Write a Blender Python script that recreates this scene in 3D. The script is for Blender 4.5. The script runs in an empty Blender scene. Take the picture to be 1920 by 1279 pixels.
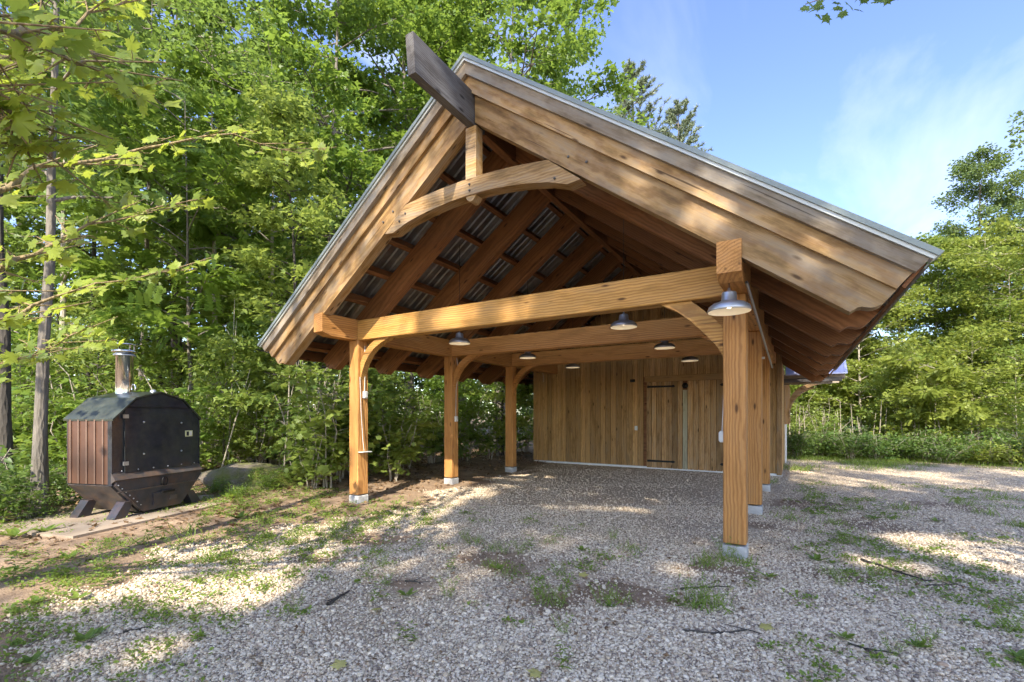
import bpy, math, random
import numpy as np
from mathutils import Matrix, Vector

# ------------------------------------------------------------------ camera, sky, sun, exposure
scn = bpy.context.scene
COL = scn.collection
F_PX, U0, V0, CAM_H, YAW = 876.0, 960.0, 778.0, 1.4, math.radians(31.3)
cam_data = bpy.data.cameras.new('camera')
cam_data.sensor_width = 36.0
cam_data.lens = 36.0 * F_PX / 1920.0
cam_data.shift_y = (V0 - 639.5) / 1920.0
cam_data.clip_start = 0.05
cam_data.clip_end = 1000.0
cam = bpy.data.objects.new('camera', cam_data)
COL.objects.link(cam)
cam.location = (0, 0, CAM_H)
cam.rotation_euler = (math.radians(90), 0, YAW)
scn.camera = cam

SUN_EL = math.radians(40.0)
SUN_AZ = math.radians(161.0)           # from +Y towards +X
SUN = np.array([math.sin(SUN_AZ) * math.cos(SUN_EL), math.cos(SUN_AZ) * math.cos(SUN_EL), math.sin(SUN_EL)])

world = bpy.data.worlds.new('World')
scn.world = world
world.use_nodes = True
wn, wl = world.node_tree.nodes, world.node_tree.links
wn.clear()
w_out = wn.new('ShaderNodeOutputWorld')
w_bg = wn.new('ShaderNodeBackground')
w_sky = wn.new('ShaderNodeTexSky')
w_sky.sky_type = 'NISHITA'
w_sky.sun_disc = False
w_sky.sun_elevation = SUN_EL
w_sky.sun_rotation = SUN_AZ
w_sky.altitude = 300
w_sky.air_density = 1.0
w_sky.dust_density = 0.6
w_sky.ozone_density = 1.6
w_bg.inputs['Strength'].default_value = 0.102
# thin wispy clouds on a flat layer overhead
w_geo = wn.new('ShaderNodeTexCoord')
w_sep = wn.new('ShaderNodeSeparateXYZ')
wl.new(w_geo.outputs['Generated'], w_sep.inputs[0])
w_addz = wn.new('ShaderNodeMath'); w_addz.operation = 'MAXIMUM'; w_addz.inputs[1].default_value = 0.06
wl.new(w_sep.outputs['Z'], w_addz.inputs[0])
w_dx = wn.new('ShaderNodeMath'); w_dx.operation = 'DIVIDE'
w_dy = wn.new('ShaderNodeMath'); w_dy.operation = 'DIVIDE'
wl.new(w_sep.outputs['X'], w_dx.inputs[0]); wl.new(w_addz.outputs[0], w_dx.inputs[1])
wl.new(w_sep.outputs['Y'], w_dy.inputs[0]); wl.new(w_addz.outputs[0], w_dy.inputs[1])
w_comb = wn.new('ShaderNodeCombineXYZ')
wl.new(w_dx.outputs[0], w_comb.inputs[0]); wl.new(w_dy.outputs[0], w_comb.inputs[1])
w_map = wn.new('ShaderNodeMapping')
w_map.inputs['Rotation'].default_value = (0, 0, math.radians(-20))
w_map.inputs['Scale'].default_value = (1.0, 0.42, 1.0)
w_map.inputs['Location'].default_value = (0.35, 1.1, 0)
wl.new(w_comb.outputs[0], w_map.inputs['Vector'])
w_noise = wn.new('ShaderNodeTexNoise')
w_noise.inputs['Scale'].default_value = 1.15
w_noise.inputs['Detail'].default_value = 12.0
w_noise.inputs['Roughness'].default_value = 0.55
w_noise.inputs['Distortion'].default_value = 0.7
wl.new(w_map.outputs[0], w_noise.inputs['Vector'])
w_ramp = wn.new('ShaderNodeValToRGB')
w_ramp.color_ramp.elements[0].position = 0.47
w_ramp.color_ramp.elements[0].color = (0, 0, 0, 1)
w_ramp.color_ramp.elements[1].position = 0.80
w_ramp.color_ramp.elements[1].color = (0.75, 0.75, 0.75, 1)
wl.new(w_noise.outputs['Fac'], w_ramp.inputs[0])
w_hsv = wn.new('ShaderNodeHueSaturation')
w_hsv.inputs['Hue'].default_value = 0.516
w_hsv.inputs['Saturation'].default_value = 1.10
w_hsv.inputs['Value'].default_value = 1.0
wl.new(w_sky.outputs[0], w_hsv.inputs['Color'])
w_mix = wn.new('ShaderNodeMix'); w_mix.data_type = 'RGBA'
wl.new(w_ramp.outputs[0], w_mix.inputs[0])
wl.new(w_hsv.outputs[0], w_mix.inputs[6])
w_mix.inputs[7].default_value = (3.3, 3.5, 4.0, 1)
wl.new(w_mix.outputs[2], w_bg.inputs['Color'])
wl.new(w_bg.outputs[0], w_out.inputs[0])

sun_data = bpy.data.lights.new('sun', 'SUN')
sun_data.energy = 2.6
sun_data.angle = math.radians(0.53)
sun_data.color = (1.0, 0.93, 0.80)
sun_ob = bpy.data.objects.new('sun', sun_data)
COL.objects.link(sun_ob)
sun_ob.location = (8, -20, 25)
sun_ob.rotation_euler = Vector(SUN.tolist()).to_track_quat('Z', 'Y').to_euler()

scn.view_settings.view_transform = 'Standard'
scn.view_settings.look = 'None'
scn.view_settings.exposure = 2.15
scn.view_settings.gamma = 1.0
scn.view_settings.use_curve_mapping = False
scn.render.engine = 'CYCLES'
scn.cycles.max_bounces = 6
scn.cycles.diffuse_bounces = 3
scn.cycles.transmission_bounces = 3
scn.cycles.use_adaptive_sampling = True
scn.cycles.adaptive_threshold = 0.025
scn.cycles.glossy_bounces = 3
scn.cycles.use_denoising = True

# ------------------------------------------------------------------ projection helpers
FWD = np.array([-math.sin(YAW), math.cos(YAW), 0.0])
RGT = np.array([math.cos(YAW), math.sin(YAW), 0.0])
CAMP = np.array([0, 0, CAM_H])
def ray(u, v): return FWD + RGT * (u - U0) / F_PX + np.array([0, 0, (V0 - v) / F_PX])
def on_ground(u, v, z=0.0):
    d = ray(u, v); return CAMP + d * ((z - CAM_H) / d[2])
def at_depth(u, v, depth): return CAMP + ray(u, v) * depth
def spot(u, depth):
    p = FWD * depth + RGT * (u - U0) / F_PX * depth
    return (float(p[0]), float(p[1]), 0.0)
def on_y(u, v, y):
    d = ray(u, v); return CAMP + d * (y / d[1])

# ------------------------------------------------------------------ object helpers
WM = {}
def put(name, mesh, mat=None, parent=None, M=None):
    o = bpy.data.objects.new(name, mesh)
    COL.objects.link(o)
    M = M if M is not None else Matrix.Identity(4)
    WM[o.name] = M
    if parent is not None:
        o.parent = parent
        o.matrix_basis = WM[parent.name].inverted() @ M
    else:
        o.matrix_basis = M
    if mat is not None and mesh is not None and not mesh.materials:
        mesh.materials.append(mat)
    return o
def thing(name, label, cat, loc=(0, 0, 0), group=None, kind=None):
    o = put(name, None, M=Matrix.Translation(Vector(loc)))
    tag(o, label, cat, group, kind)
    return o
def tag(o, label=None, cat=None, group=None, kind=None):
    if label: o['label'] = label
    if cat: o['category'] = cat
    if group: o['group'] = group
    if kind: o['kind'] = kind
    return o
def mesh_from(name, verts, faces, smooth=False):
    m = bpy.data.meshes.new(name)
    m.from_pydata([tuple(map(float, v)) for v in verts], [], faces)
    if smooth:
        m.polygons.foreach_set('use_smooth', [True] * len(m.polygons))
    m.update()
    return m
def tri_mesh(name, verts, tris, attr=None, smooth=False):
    verts = np.ascontiguousarray(verts, dtype=np.float32); tris = np.ascontiguousarray(tris, dtype=np.int32)
    m = bpy.data.meshes.new(name)
    m.vertices.add(len(verts)); m.vertices.foreach_set('co', verts.ravel())
    m.loops.add(tris.size); m.loops.foreach_set('vertex_index', tris.ravel())
    m.polygons.add(len(tris))
    m.polygons.foreach_set('loop_start', np.arange(0, tris.size, 3, dtype=np.int32))
    if smooth:
        m.polygons.foreach_set('use_smooth', np.ones(len(tris), dtype=bool))
    if attr is not None:
        a = m.attributes.new('lv', 'FLOAT', 'POINT'); a.data.foreach_set('value', np.ascontiguousarray(attr, dtype=np.float32))
    m.update(calc_edges=True)
    return m
def frame(p0, xaxis, yaxis):
    x = Vector(xaxis).normalized(); y = Vector(yaxis); y = (y - x * y.dot(x)).normalized(); z = x.cross(y)
    return Matrix(((x.x, y.x, z.x, p0[0]), (x.y, y.y, z.y, p0[1]), (x.z, y.z, z.z, p0[2]), (0, 0, 0, 1)))
def box_mesh(name, L, w, h, c=0.006):
    """bevelled timber along local X from 0 to L, centred in Y and Z"""
    prof = [(-w/2 + c, -h/2), (w/2 - c, -h/2), (w/2, -h/2 + c), (w/2, h/2 - c), (w/2 - c, h/2), (-w/2 + c, h/2), (-w/2, h/2 - c), (-w/2, -h/2 + c)]
    v, f = [], []
    for x, s in ((0, 1 - 2*c/max(w, .02)), (c, 1), (L - c, 1), (L, 1 - 2*c/max(w, .02))):
        v += [(x, a * s, b * (1 - (1 - s) * w / max(h, 1e-3))) for a, b in prof]
    for r in range(3):
        for i in range(8):
            j = (i + 1) % 8
            f.append((r*8 + i, r*8 + 8 + i, r*8 + 8 + j, r*8 + j))
    f.append(tuple(range(8))); f.append(tuple(range(31, 23, -1)))
    f = [tuple(reversed(q)) for q in f]
    return mesh_from(name, v, f)
def beam(name, parent, p0, p1, w, h, mat, side=(0, 1, 0), c=0.006):
    """timber from p0 to p1; w measured along side, h across"""
    p0 = Vector(p0); p1 = Vector(p1)
    M = frame(p0, p1 - p0, side)
    return put(name, box_mesh(name, (p1 - p0).length, w, h, c), mat, parent, M)
def prism_mesh(name, poly, y0, y1, c=0.0):
    """polygon in local XZ (counter-clockwise seen from -Y) extruded along Y"""
    n = len(poly)
    v = [(x, y0, z) for x, z in poly] + [(x, y1, z) for x, z in poly]
    f = [tuple(range(n)), tuple(range(2*n - 1, n - 1, -1))]
    for i in range(n):
        j = (i + 1) % n
        f.append((j, i, i + n, j + n))
    return mesh_from(name, v, f)
def lathe_mesh(name, prof, n=24, smooth=True):
    v, f = [], []
    for r, z in prof:
        for k in range(n):
            a = 2*math.pi*k/n; v.append((r*math.cos(a), r*math.sin(a), z))
    for i in range(len(prof) - 1):
        for k in range(n):
            j = (k + 1) % n
            f.append((i*n + k, i*n + j, (i+1)*n + j, (i+1)*n + k))
    m = mesh_from(name, v, f, smooth)
    return m
def tube_arrays(path, radii, n=6):
    path = np.asarray(path, float); radii = np.asarray(radii, float)
    m = len(path); t = np.gradient(path, axis=0); t /= np.linalg.norm(t, axis=1)[:, None] + 1e-9
    ref = np.array([0, 0, 1.0]) if abs(t[0, 2]) < 0.8 else np.array([1.0, 0, 0])
    a = np.cross(t, ref); a /= np.linalg.norm(a, axis=1)[:, None] + 1e-9
    b = np.cross(t, a)
    ang = np.linspace(0, 2*np.pi, n, endpoint=False)
    v = path[:, None, :] + radii[:, None, None] * (np.cos(ang)[None, :, None] * a[:, None, :] + np.sin(ang)[None, :, None] * b[:, None, :])
    v = v.reshape(-1, 3)
    tr = []
    for i in range(m - 1):
        k = np.arange(n); j = (k + 1) % n
        q0, q1, q2, q3 = i*n + k, i*n + j, (i+1)*n + j, (i+1)*n + k
        tr.append(np.stack([q0, q2, q1], 1)); tr.append(np.stack([q0, q3, q2], 1))
    return v, np.concatenate(tr)
class Tubes:
    def __init__(s): s.v, s.t, s.n = [], [], 0
    def add(s, path, radii, n=6):
        v, t = tube_arrays(path, radii, n); s.v.append(v); s.t.append(t + s.n); s.n += len(v)
    def mesh(s, name): return tri_mesh(name, np.concatenate(s.v), np.concatenate(s.t), smooth=True)

# ------------------------------------------------------------------ materials
def new_mat(name):
    m = bpy.data.materials.new(name); m.use_nodes = True
    nt = m.node_tree; nt.nodes.clear()
    out = nt.nodes.new('ShaderNodeOutputMaterial')
    return m, nt.nodes, nt.links, out
def N(nodes, kind, **kw):
    n = nodes.new(kind)
    for k, v in kw.items():
        if k.startswith('i_'):
            key = k[2:].replace('_', ' ')
            n.inputs[key].default_value = v
        else: setattr(n, k, v)
    return n
def ramp(nodes, pts):
    r = nodes.new('ShaderNodeValToRGB'); e = r.color_ramp.elements
    e[0].position, e[0].color = pts[0][0], (*pts[0][1], 1)
    e[1].position, e[1].color = pts[-1][0], (*pts[-1][1], 1)
    for p, c in pts[1:-1]:
        q = e.new(p); q.color = (*c, 1)
    return r
def mixc(nodes, links, fac, a, b, mode='MIX'):
    m = nodes.new('ShaderNodeMix'); m.data_type = 'RGBA'; m.blend_type = mode
    for s, i in ((fac, 0), (a, 6), (b, 7)):
        if hasattr(s, 'links'): links.new(s, m.inputs[i])
        else: m.inputs[i].default_value = s if i == 0 else (*s, 1)
    return m.outputs[2]

def wood(name, light, dark, grey=(0.3, 0.27, 0.23), grey_amt=0.2, rings=9.0, rough=0.62, bump=0.35, tone=0.25, grime=0.35):
    m, nd, lk, out = new_mat(name)
    tc = N(nd, 'ShaderNodeTexCoord'); oi = N(nd, 'ShaderNodeObjectInfo')
    # random pith offset so that every timber is cut from another tree
    mul = N(nd, 'ShaderNodeVectorMath', operation='SCALE'); mul.inputs[0].default_value = (37.0, 0.12, 0.34)
    lk.new(oi.outputs['Random'], mul.inputs['Scale'])
    add = N(nd, 'ShaderNodeVectorMath', operation='ADD'); lk.new(tc.outputs['Object'], add.inputs[0]); lk.new(mul.outputs[0], add.inputs[1])
    add2 = N(nd, 'ShaderNodeVectorMath', operation='ADD'); lk.new(add.outputs[0], add2.inputs[0]); add2.inputs[1].default_value = (0, 0.05, 0.09)
    mp = N(nd, 'ShaderNodeMapping'); mp.inputs['Scale'].default_value = (0.30, 1.7, 1.7); lk.new(add2.outputs[0], mp.inputs[0])
    nz = N(nd, 'ShaderNodeTexNoise', i_Scale=1.6, i_Detail=2.0, i_Roughness=0.5); lk.new(mp.outputs[0], nz.inputs['Vector'])
    sub = N(nd, 'ShaderNodeVectorMath', operation='SUBTRACT'); lk.new(nz.outputs['Color'], sub.inputs[0]); sub.inputs[1].default_value = (0.5, 0.5, 0.5)
    sc = N(nd, 'ShaderNodeVectorMath', operation='SCALE'); lk.new(sub.outputs[0], sc.inputs[0]); sc.inputs['Scale'].default_value = 0.13
    add3 = N(nd, 'ShaderNodeVectorMath', operation='ADD'); lk.new(add2.outputs[0], add3.inputs[0]); lk.new(sc.outputs[0], add3.inputs[1])
    wv = N(nd, 'ShaderNodeTexWave', wave_type='RINGS', rings_direction='X', wave_profile='SIN', i_Scale=rings, i_Distortion=3.0, i_Detail=2.5)
    wv.inputs['Detail Scale'].default_value = 0.6
    lk.new(add3.outputs[0], wv.inputs['Vector'])
    # fine fibre
    mp2 = N(nd, 'ShaderNodeMapping'); mp2.inputs['Scale'].default_value = (2.5, 120, 120); lk.new(add.outputs[0], mp2.inputs[0])
    fb = N(nd, 'ShaderNodeTexNoise', i_Scale=1.0, i_Detail=3.0, i_Roughness=0.6); lk.new(mp2.outputs[0], fb.inputs['Vector'])
    # blotches
    mp3 = N(nd, 'ShaderNodeMapping'); mp3.inputs['Scale'].default_value = (1.0, 5, 5); lk.new(add.outputs[0], mp3.inputs[0])
    bl = N(nd, 'ShaderNodeTexNoise', i_Scale=1.7, i_Detail=5.0, i_Roughness=0.62); lk.new(mp3.outputs[0], bl.inputs['Vector'])
    # knots
    mp4 = N(nd, 'ShaderNodeMapping'); mp4.inputs['Scale'].default_value = (2.3, 7.5, 7.5); lk.new(add.outputs[0], mp4.inputs[0])
    vo = N(nd, 'ShaderNodeTexVoronoi', i_Scale=1.0); vo.inputs['Randomness'].default_value = 1.0; lk.new(mp4.outputs[0], vo.inputs['Vector'])
    kr = ramp(nd, [(0.06, (1, 1, 1)), (0.15, (0, 0, 0))]); lk.new(vo.outputs['Distance'], kr.inputs[0])
    rr = ramp(nd, [(0.35, (0, 0, 0)), (0.95, (1, 1, 1))]); lk.new(wv.outputs['Fac'], rr.inputs[0])
    rf = N(nd, 'ShaderNodeMath', operation='MULTIPLY'); lk.new(rr.outputs[0], rf.inputs[0]); lk.new(bl.outputs['Fac'], rf.inputs[1])
    rg_ = N(nd, 'ShaderNodeMath', operation='MULTIPLY'); lk.new(rf.outputs[0], rg_.inputs[0]); rg_.inputs[1].default_value = 1.35
    c1 = mixc(nd, lk, rg_.outputs[0], light, dark)
    fr = ramp(nd, [(0.35, (0.72, 0.70, 0.68)), (0.7, (1.18, 1.16, 1.12))]); lk.new(fb.outputs['Fac'], fr.inputs[0])
    c2 = mixc(nd, lk, 0.55, c1, fr.outputs[0], 'MULTIPLY')
    gr = ramp(nd, [(0.42, (0, 0, 0)), (0.72, (grey_amt,) * 3)]); lk.new(bl.outputs['Fac'], gr.inputs[0])
    c3 = mixc(nd, lk, gr.outputs[0], c2, grey)
    dr = ramp(nd, [(0.28, (1 - grime,) * 3), (0.5, (1, 1, 1))]); lk.new(bl.outputs['Fac'], dr.inputs[0])
    c4 = mixc(nd, lk, 1.0, c3, dr.outputs[0], 'MULTIPLY')
    c5 = mixc(nd, lk, kr.outputs[0], c4, tuple(x * 0.35 for x in dark))
    mp5 = N(nd, 'ShaderNodeMapping'); mp5.inputs['Scale'].default_value = (0.9, 38, 38); lk.new(add.outputs[0], mp5.inputs[0])
    ck = N(nd, 'ShaderNodeTexNoise', i_Scale=1.0, i_Detail=1.5, i_Roughness=0.5); lk.new(mp5.outputs[0], ck.inputs['Vector'])
    ckr = ramp(nd, [(0.70, (0, 0, 0)), (0.745, (0.8, 0.8, 0.8))]); lk.new(ck.outputs['Fac'], ckr.inputs[0])
    c5 = mixc(nd, lk, ckr.outputs[0], c5, tuple(x * 0.25 for x in dark))
    tn = N(nd, 'ShaderNodeMapRange'); tn.inputs['To Min'].default_value = 1 - tone; tn.inputs['To Max'].default_value = 1 + tone * 0.7
    lk.new(oi.outputs['Random'], tn.inputs['Value'])
    hsv = N(nd, 'ShaderNodeHueSaturation'); lk.new(c5, hsv.inputs['Color']); lk.new(tn.outputs[0], hsv.inputs['Value'])
    bs = N(nd, 'ShaderNodeBsdfPrincipled', i_Roughness=rough); lk.new(hsv.outputs[0], bs.inputs['Base Color'])
    bs.inputs['Specular IOR Level'].default_value = 0.3
    bm = N(nd, 'ShaderNodeBump', i_Strength=bump, i_Distance=0.004)
    mx = N(nd, 'ShaderNodeMath', operation='ADD'); lk.new(wv.outputs['Fac'], mx.inputs[0]); lk.new(fb.outputs['Fac'], mx.inputs[1])
    lk.new(mx.outputs[0], bm.inputs['Height']); lk.new(bm.outputs[0], bs.inputs['Normal'])
    lk.new(bs.outputs[0], out.inputs[0])
    return m

def plain(name, col, rough=0.6, metal=0.0, var=0.15, nscale=8.0, bump=0.1, bscale=60.0, spec=0.5, dirt=None, dirt_amt=0.0, dscale=3.0):
    m, nd, lk, out = new_mat(name)
    tc = N(nd, 'ShaderNodeTexCoord')
    nz = N(nd, 'ShaderNodeTexNoise', i_Scale=nscale, i_Detail=5.0, i_Roughness=0.6); lk.new(tc.outputs['Object'], nz.inputs['Vector'])
    r = ramp(nd, [(0.3, tuple(c * (1 - var) for c in col)), (0.7, tuple(min(1, c * (1 + var)) for c in col))]); lk.new(nz.outputs['Fac'], r.inputs[0])
    c = r.outputs[0]
    if dirt:
        dz = N(nd, 'ShaderNodeTexNoise', i_Scale=dscale, i_Detail=8.0, i_Roughness=0.7); lk.new(tc.outputs['Object'], dz.inputs['Vector'])
        d2 = ramp(nd, [(0.45, (0, 0, 0)), (0.65, (dirt_amt,) * 3)]); lk.new(dz.outputs['Fac'], d2.inputs[0])
        c = mixc(nd, lk, d2.outputs[0], c, dirt)
    bs = N(nd, 'ShaderNodeBsdfPrincipled', i_Roughness=rough, i_Metallic=metal); lk.new(c, bs.inputs['Base Color'])
    bs.inputs['Specular IOR Level'].default_value = spec
    b2 = N(nd, 'ShaderNodeTexNoise', i_Scale=bscale, i_Detail=3.0); lk.new(tc.outputs['Object'], b2.inputs['Vector'])
    rg = N(nd, 'ShaderNodeMapRange'); rg.inputs['To Min'].default_value = max(0.02, rough - 0.1); rg.inputs['To Max'].default_value = min(1, rough + 0.12)
    lk.new(nz.outputs['Fac'], rg.inputs['Value']); lk.new(rg.outputs[0], bs.inputs['Roughness'])
    bm = N(nd, 'ShaderNodeBump', i_Strength=bump, i_Distance=0.003); lk.new(b2.outputs['Fac'], bm.inputs['Height']); lk.new(bm.outputs[0], bs.inputs['Normal'])
    lk.new(bs.outputs[0], out.inputs[0])
    return m

def leaf_mat(name, c_lo, c_hi, trans=(0.30, 0.42, 0.04), t_amt=0.42, rough=0.45):
    m, nd, lk, out = new_mat(name)
    at = N(nd, 'ShaderNodeAttribute', attribute_name='lv'); oi = N(nd, 'ShaderNodeObjectInfo')
    ad = N(nd, 'ShaderNodeMath', operation='MULTIPLY_ADD'); lk.new(oi.outputs['Random'], ad.inputs[0]); ad.inputs[1].default_value = 0.35
    lk.new(at.outputs['Fac'], ad.inputs[2])
    r = ramp(nd, [(0.0, c_lo), (1.25, c_hi)]); lk.new(ad.outputs[0], r.inputs[0])
    bs = N(nd, 'ShaderNodeBsdfPrincipled', i_Roughness=rough); lk.new(r.outputs[0], bs.inputs['Base Color'])
    bs.inputs['Specular IOR Level'].default_value = 0.35
    tr = N(nd, 'ShaderNodeBsdfTranslucent')
    r2 = ramp(nd, [(0.0, tuple(x * 0.7 for x in trans)), (1.25, trans)]); lk.new(ad.outputs[0], r2.inputs[0]); lk.new(r2.outputs[0], tr.inputs['Color'])
    mx = N(nd, 'ShaderNodeMixShader'); mx.inputs[0].default_value = t_amt
    lk.new(bs.outputs[0], mx.inputs[1]); lk.new(tr.outputs[0], mx.inputs[2]); lk.new(mx.outputs[0], out.inputs[0])
    return m

def bark_mat(name, a, b, sc=9.0):
    m, nd, lk, out = new_mat(name)
    tc = N(nd, 'ShaderNodeTexCoord'); mp = N(nd, 'ShaderNodeMapping'); mp.inputs['Scale'].default_value = (1, 1, 0.22); lk.new(tc.outputs['Object'], mp.inputs[0])
    nz = N(nd, 'ShaderNodeTexNoise', i_Scale=sc, i_Detail=8.0, i_Roughness=0.7); lk.new(mp.outputs[0], nz.inputs['Vector'])
    vo = N(nd, 'ShaderNodeTexVoronoi', i_Scale=sc * 3.2); lk.new(mp.outputs[0], vo.inputs['Vector'])
    r = ramp(nd, [(0.3, a), (0.7, b)]); lk.new(nz.outputs['Fac'], r.inputs[0])
    bs = N(nd, 'ShaderNodeBsdfPrincipled', i_Roughness=0.9); lk.new(r.outputs[0], bs.inputs['Base Color'])
    bm = N(nd, 'ShaderNodeBump', i_Strength=0.8, i_Distance=0.02); lk.new(vo.outputs['Distance'], bm.inputs['Height']); lk.new(bm.outputs[0], bs.inputs['Normal'])
    lk.new(bs.outputs[0], out.inputs[0])
    return m

W_GABLE = wood('wood_gable', (0.45, 0.265, 0.098), (0.26, 0.13, 0.042), (0.33, 0.275, 0.205), 0.75, rings=13, grime=0.65)
W_FASCIA = wood('wood_fascia', (0.33, 0.25, 0.16), (0.21, 0.145, 0.085), (0.29, 0.265, 0.235), 0.95, rings=13, grime=0.65)
W_BEAM = wood('wood_beam', (0.56, 0.29, 0.072), (0.30, 0.125, 0.026), (0.40, 0.28, 0.14), 0.3, rings=11, grime=0.4, tone=0.12)
W_POST = wood('wood_post', (0.57, 0.27, 0.078), (0.34, 0.135, 0.033), (0.44, 0.28, 0.13), 0.25, rings=11, grime=0.35, tone=0.12)
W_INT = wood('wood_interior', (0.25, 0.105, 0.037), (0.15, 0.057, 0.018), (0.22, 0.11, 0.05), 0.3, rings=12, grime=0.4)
W_WALL = wood('wood_wall', (0.52, 0.30, 0.108), (0.33, 0.17, 0.053), (0.29, 0.20, 0.105), 0.7, rings=16, grime=0.5, tone=0.3)
W_DOOR = wood('wood_door', (0.43, 0.245, 0.095), (0.28, 0.15, 0.055), (0.31, 0.24, 0.15), 0.7, rings=16, grime=0.55, tone=0.4)
W_RIDGE = wood('wood_ridge', (0.10, 0.09, 0.085), (0.05, 0.044, 0.042), (0.165, 0.16, 0.16), 0.75, rings=14, grime=0.4, rough=0.8)
W_STRIP = wood('wood_strip', (0.37, 0.34, 0.23), (0.29, 0.26, 0.17), (0.31, 0.31, 0.23), 0.6, rings=16)
M_ROOF = plain('roof_metal', (0.30, 0.30, 0.30), 0.42, 0.85, 0.25, 3.0, 0.1, dirt=(0.16, 0.10, 0.06), dirt_amt=0.5, dscale=2.0)
M_TRIM = plain('roof_trim', (0.235, 0.26, 0.235), 0.42, 0.35, 0.1, 5.0, 0.05)
M_TRIM2 = plain('roof_trim_light', (0.52, 0.52, 0.47), 0.45, 0.4, 0.1, 5.0, 0.05)
M_CANOPY_ROOF = plain('canopy_roof_metal', (0.42, 0.44, 0.62), 0.35, 0.4, 0.06, 3.0, 0.03)
M_CONC = plain('concrete', (0.50, 0.49, 0.47), 0.85, 0, 0.2, 14, 0.5, 90, dirt=(0.25, 0.21, 0.16), dirt_amt=0.5, dscale=5)
M_PAD = plain('concrete_pad', (0.38, 0.30, 0.22), 0.9, 0, 0.2, 4, 0.5, 60, dirt=(0.20, 0.14, 0.09), dirt_amt=0.7, dscale=2)
M_ALU = plain('lamp_metal', (0.48, 0.49, 0.52), 0.38, 0.8, 0.05, 8, 0.03)
M_LAMPIN = plain('lamp_inside', (0.85, 0.80, 0.70), 0.5, 0, 0.03, 8, 0.02)
M_BULB, _nd, _lk, _o = new_mat('lit_bulb')
_e = N(_nd, 'ShaderNodeEmission'); _e.inputs['Color'].default_value = (1.0, 0.80, 0.52, 1); _e.inputs['Strength'].default_value = 3.6; _lk.new(_e.outputs[0], _o.inputs[0])
M_WIRE = plain('wire', (0.03, 0.025, 0.02), 0.6)
M_CORD = plain('cord_white', (0.6, 0.58, 0.54), 0.6)
M_BOX = plain('outlet_plastic', (0.62, 0.62, 0.60), 0.5, 0, 0.05)
M_IRON = plain('black_iron', (0.015, 0.014, 0.014), 0.5, 0.5, 0.2, 30, 0.2)
M_WHITE = plain('white_paint', (0.75, 0.75, 0.72), 0.55, 0, 0.05)
M_FBLACK = plain('furnace_black', (0.026, 0.029, 0.038), 0.14, 0.0, 0.3, 5, 0.06, 30, dirt=(0.06, 0.065, 0.05), dirt_amt=0.5, dscale=3)
M_FROOF = plain('furnace_roof', (0.035, 0.042, 0.034), 0.33, 0.0, 0.3, 6, 0.05, 30, dirt=(0.09, 0.09, 0.06), dirt_amt=0.5, dscale=7)
M_FBROWN = plain('furnace_brown', (0.095, 0.044, 0.025), 0.45, 0.0, 0.12, 6, 0.05, 30)
M_FBROWN2 = plain('furnace_brown_rib', (0.16, 0.095, 0.065), 0.45, 0.0, 0.12, 6, 0.05, 30)
M_RUST = plain('furnace_rust', (0.040, 0.041, 0.050), 0.34, 0.1, 0.3, 6, 0.25, 50, dirt=(0.15, 0.075, 0.04), dirt_amt=0.45, dscale=4)
M_RUSTL = plain('furnace_ledge', (0.075, 0.066, 0.064), 0.42, 0.1, 0.3, 6, 0.3, 50, dirt=(0.20, 0.11, 0.06), dirt_amt=0.55, dscale=5)
M_STEEL = plain('stainless', (0.60, 0.58, 0.55), 0.12, 1.0, 0.05, 6, 0.04, 12)
M_CREAM = plain('label_cream', (0.60, 0.60, 0.35), 0.5)
M_BARK = bark_mat('bark_grey', (0.10, 0.085, 0.065), (0.22, 0.19, 0.155))
M_BARKD = bark_mat('bark_dark', (0.035, 0.03, 0.024), (0.09, 0.075, 0.06))
M_BARKL = bark_mat('bark_pale', (0.26, 0.22, 0.16), (0.42, 0.37, 0.29), 14)
M_BRANCH = bark_mat('bark_branch', (0.20, 0.14, 0.07), (0.34, 0.25, 0.12), 14)
L_MAPLE = leaf_mat('leaf_maple', (0.060, 0.125, 0.024), (0.17, 0.25, 0.040), (0.36, 0.50, 0.07), 0.42)
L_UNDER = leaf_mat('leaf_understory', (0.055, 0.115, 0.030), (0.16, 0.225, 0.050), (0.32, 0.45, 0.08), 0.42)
L_BRIGHT = leaf_mat('leaf_bright', (0.09, 0.16, 0.032), (0.24, 0.30, 0.065), (0.46, 0.55, 0.10), 0.42)  # paler leaf colour, standing in for sunlit foliage
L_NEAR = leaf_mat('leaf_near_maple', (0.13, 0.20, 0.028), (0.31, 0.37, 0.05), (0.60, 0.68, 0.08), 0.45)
L_POPLAR = leaf_mat('leaf_poplar', (0.06, 0.105, 0.04), (0.15, 0.205, 0.075), (0.3, 0.4, 0.09), 0.35)
L_SUMAC = leaf_mat('leaf_sumac', (0.13, 0.185, 0.03), (0.28, 0.32, 0.065), (0.48, 0.54, 0.09), 0.4)
L_BRAMBLE = leaf_mat('leaf_bramble', (0.05, 0.11, 0.03), (0.14, 0.205, 0.045), (0.26, 0.38, 0.06), 0.35)
L_PINE = leaf_mat('leaf_pine', (0.12, 0.16, 0.11), (0.25, 0.29, 0.17), (0.15, 0.2, 0.08), 0.15)
L_GRASS = leaf_mat('leaf_grass', (0.10, 0.17, 0.03), (0.21, 0.29, 0.05), (0.38, 0.48, 0.07), 0.4)
L_LITTER = leaf_mat('leaf_litter', (0.09, 0.05, 0.028), (0.30, 0.19, 0.10), (0.25, 0.15, 0.06), 0.15, 0.7)
L_YELLOW = leaf_mat('leaf_yellow', (0.52, 0.46, 0.12), (0.62, 0.55, 0.2), (0.5, 0.45, 0.1), 0.3)

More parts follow.
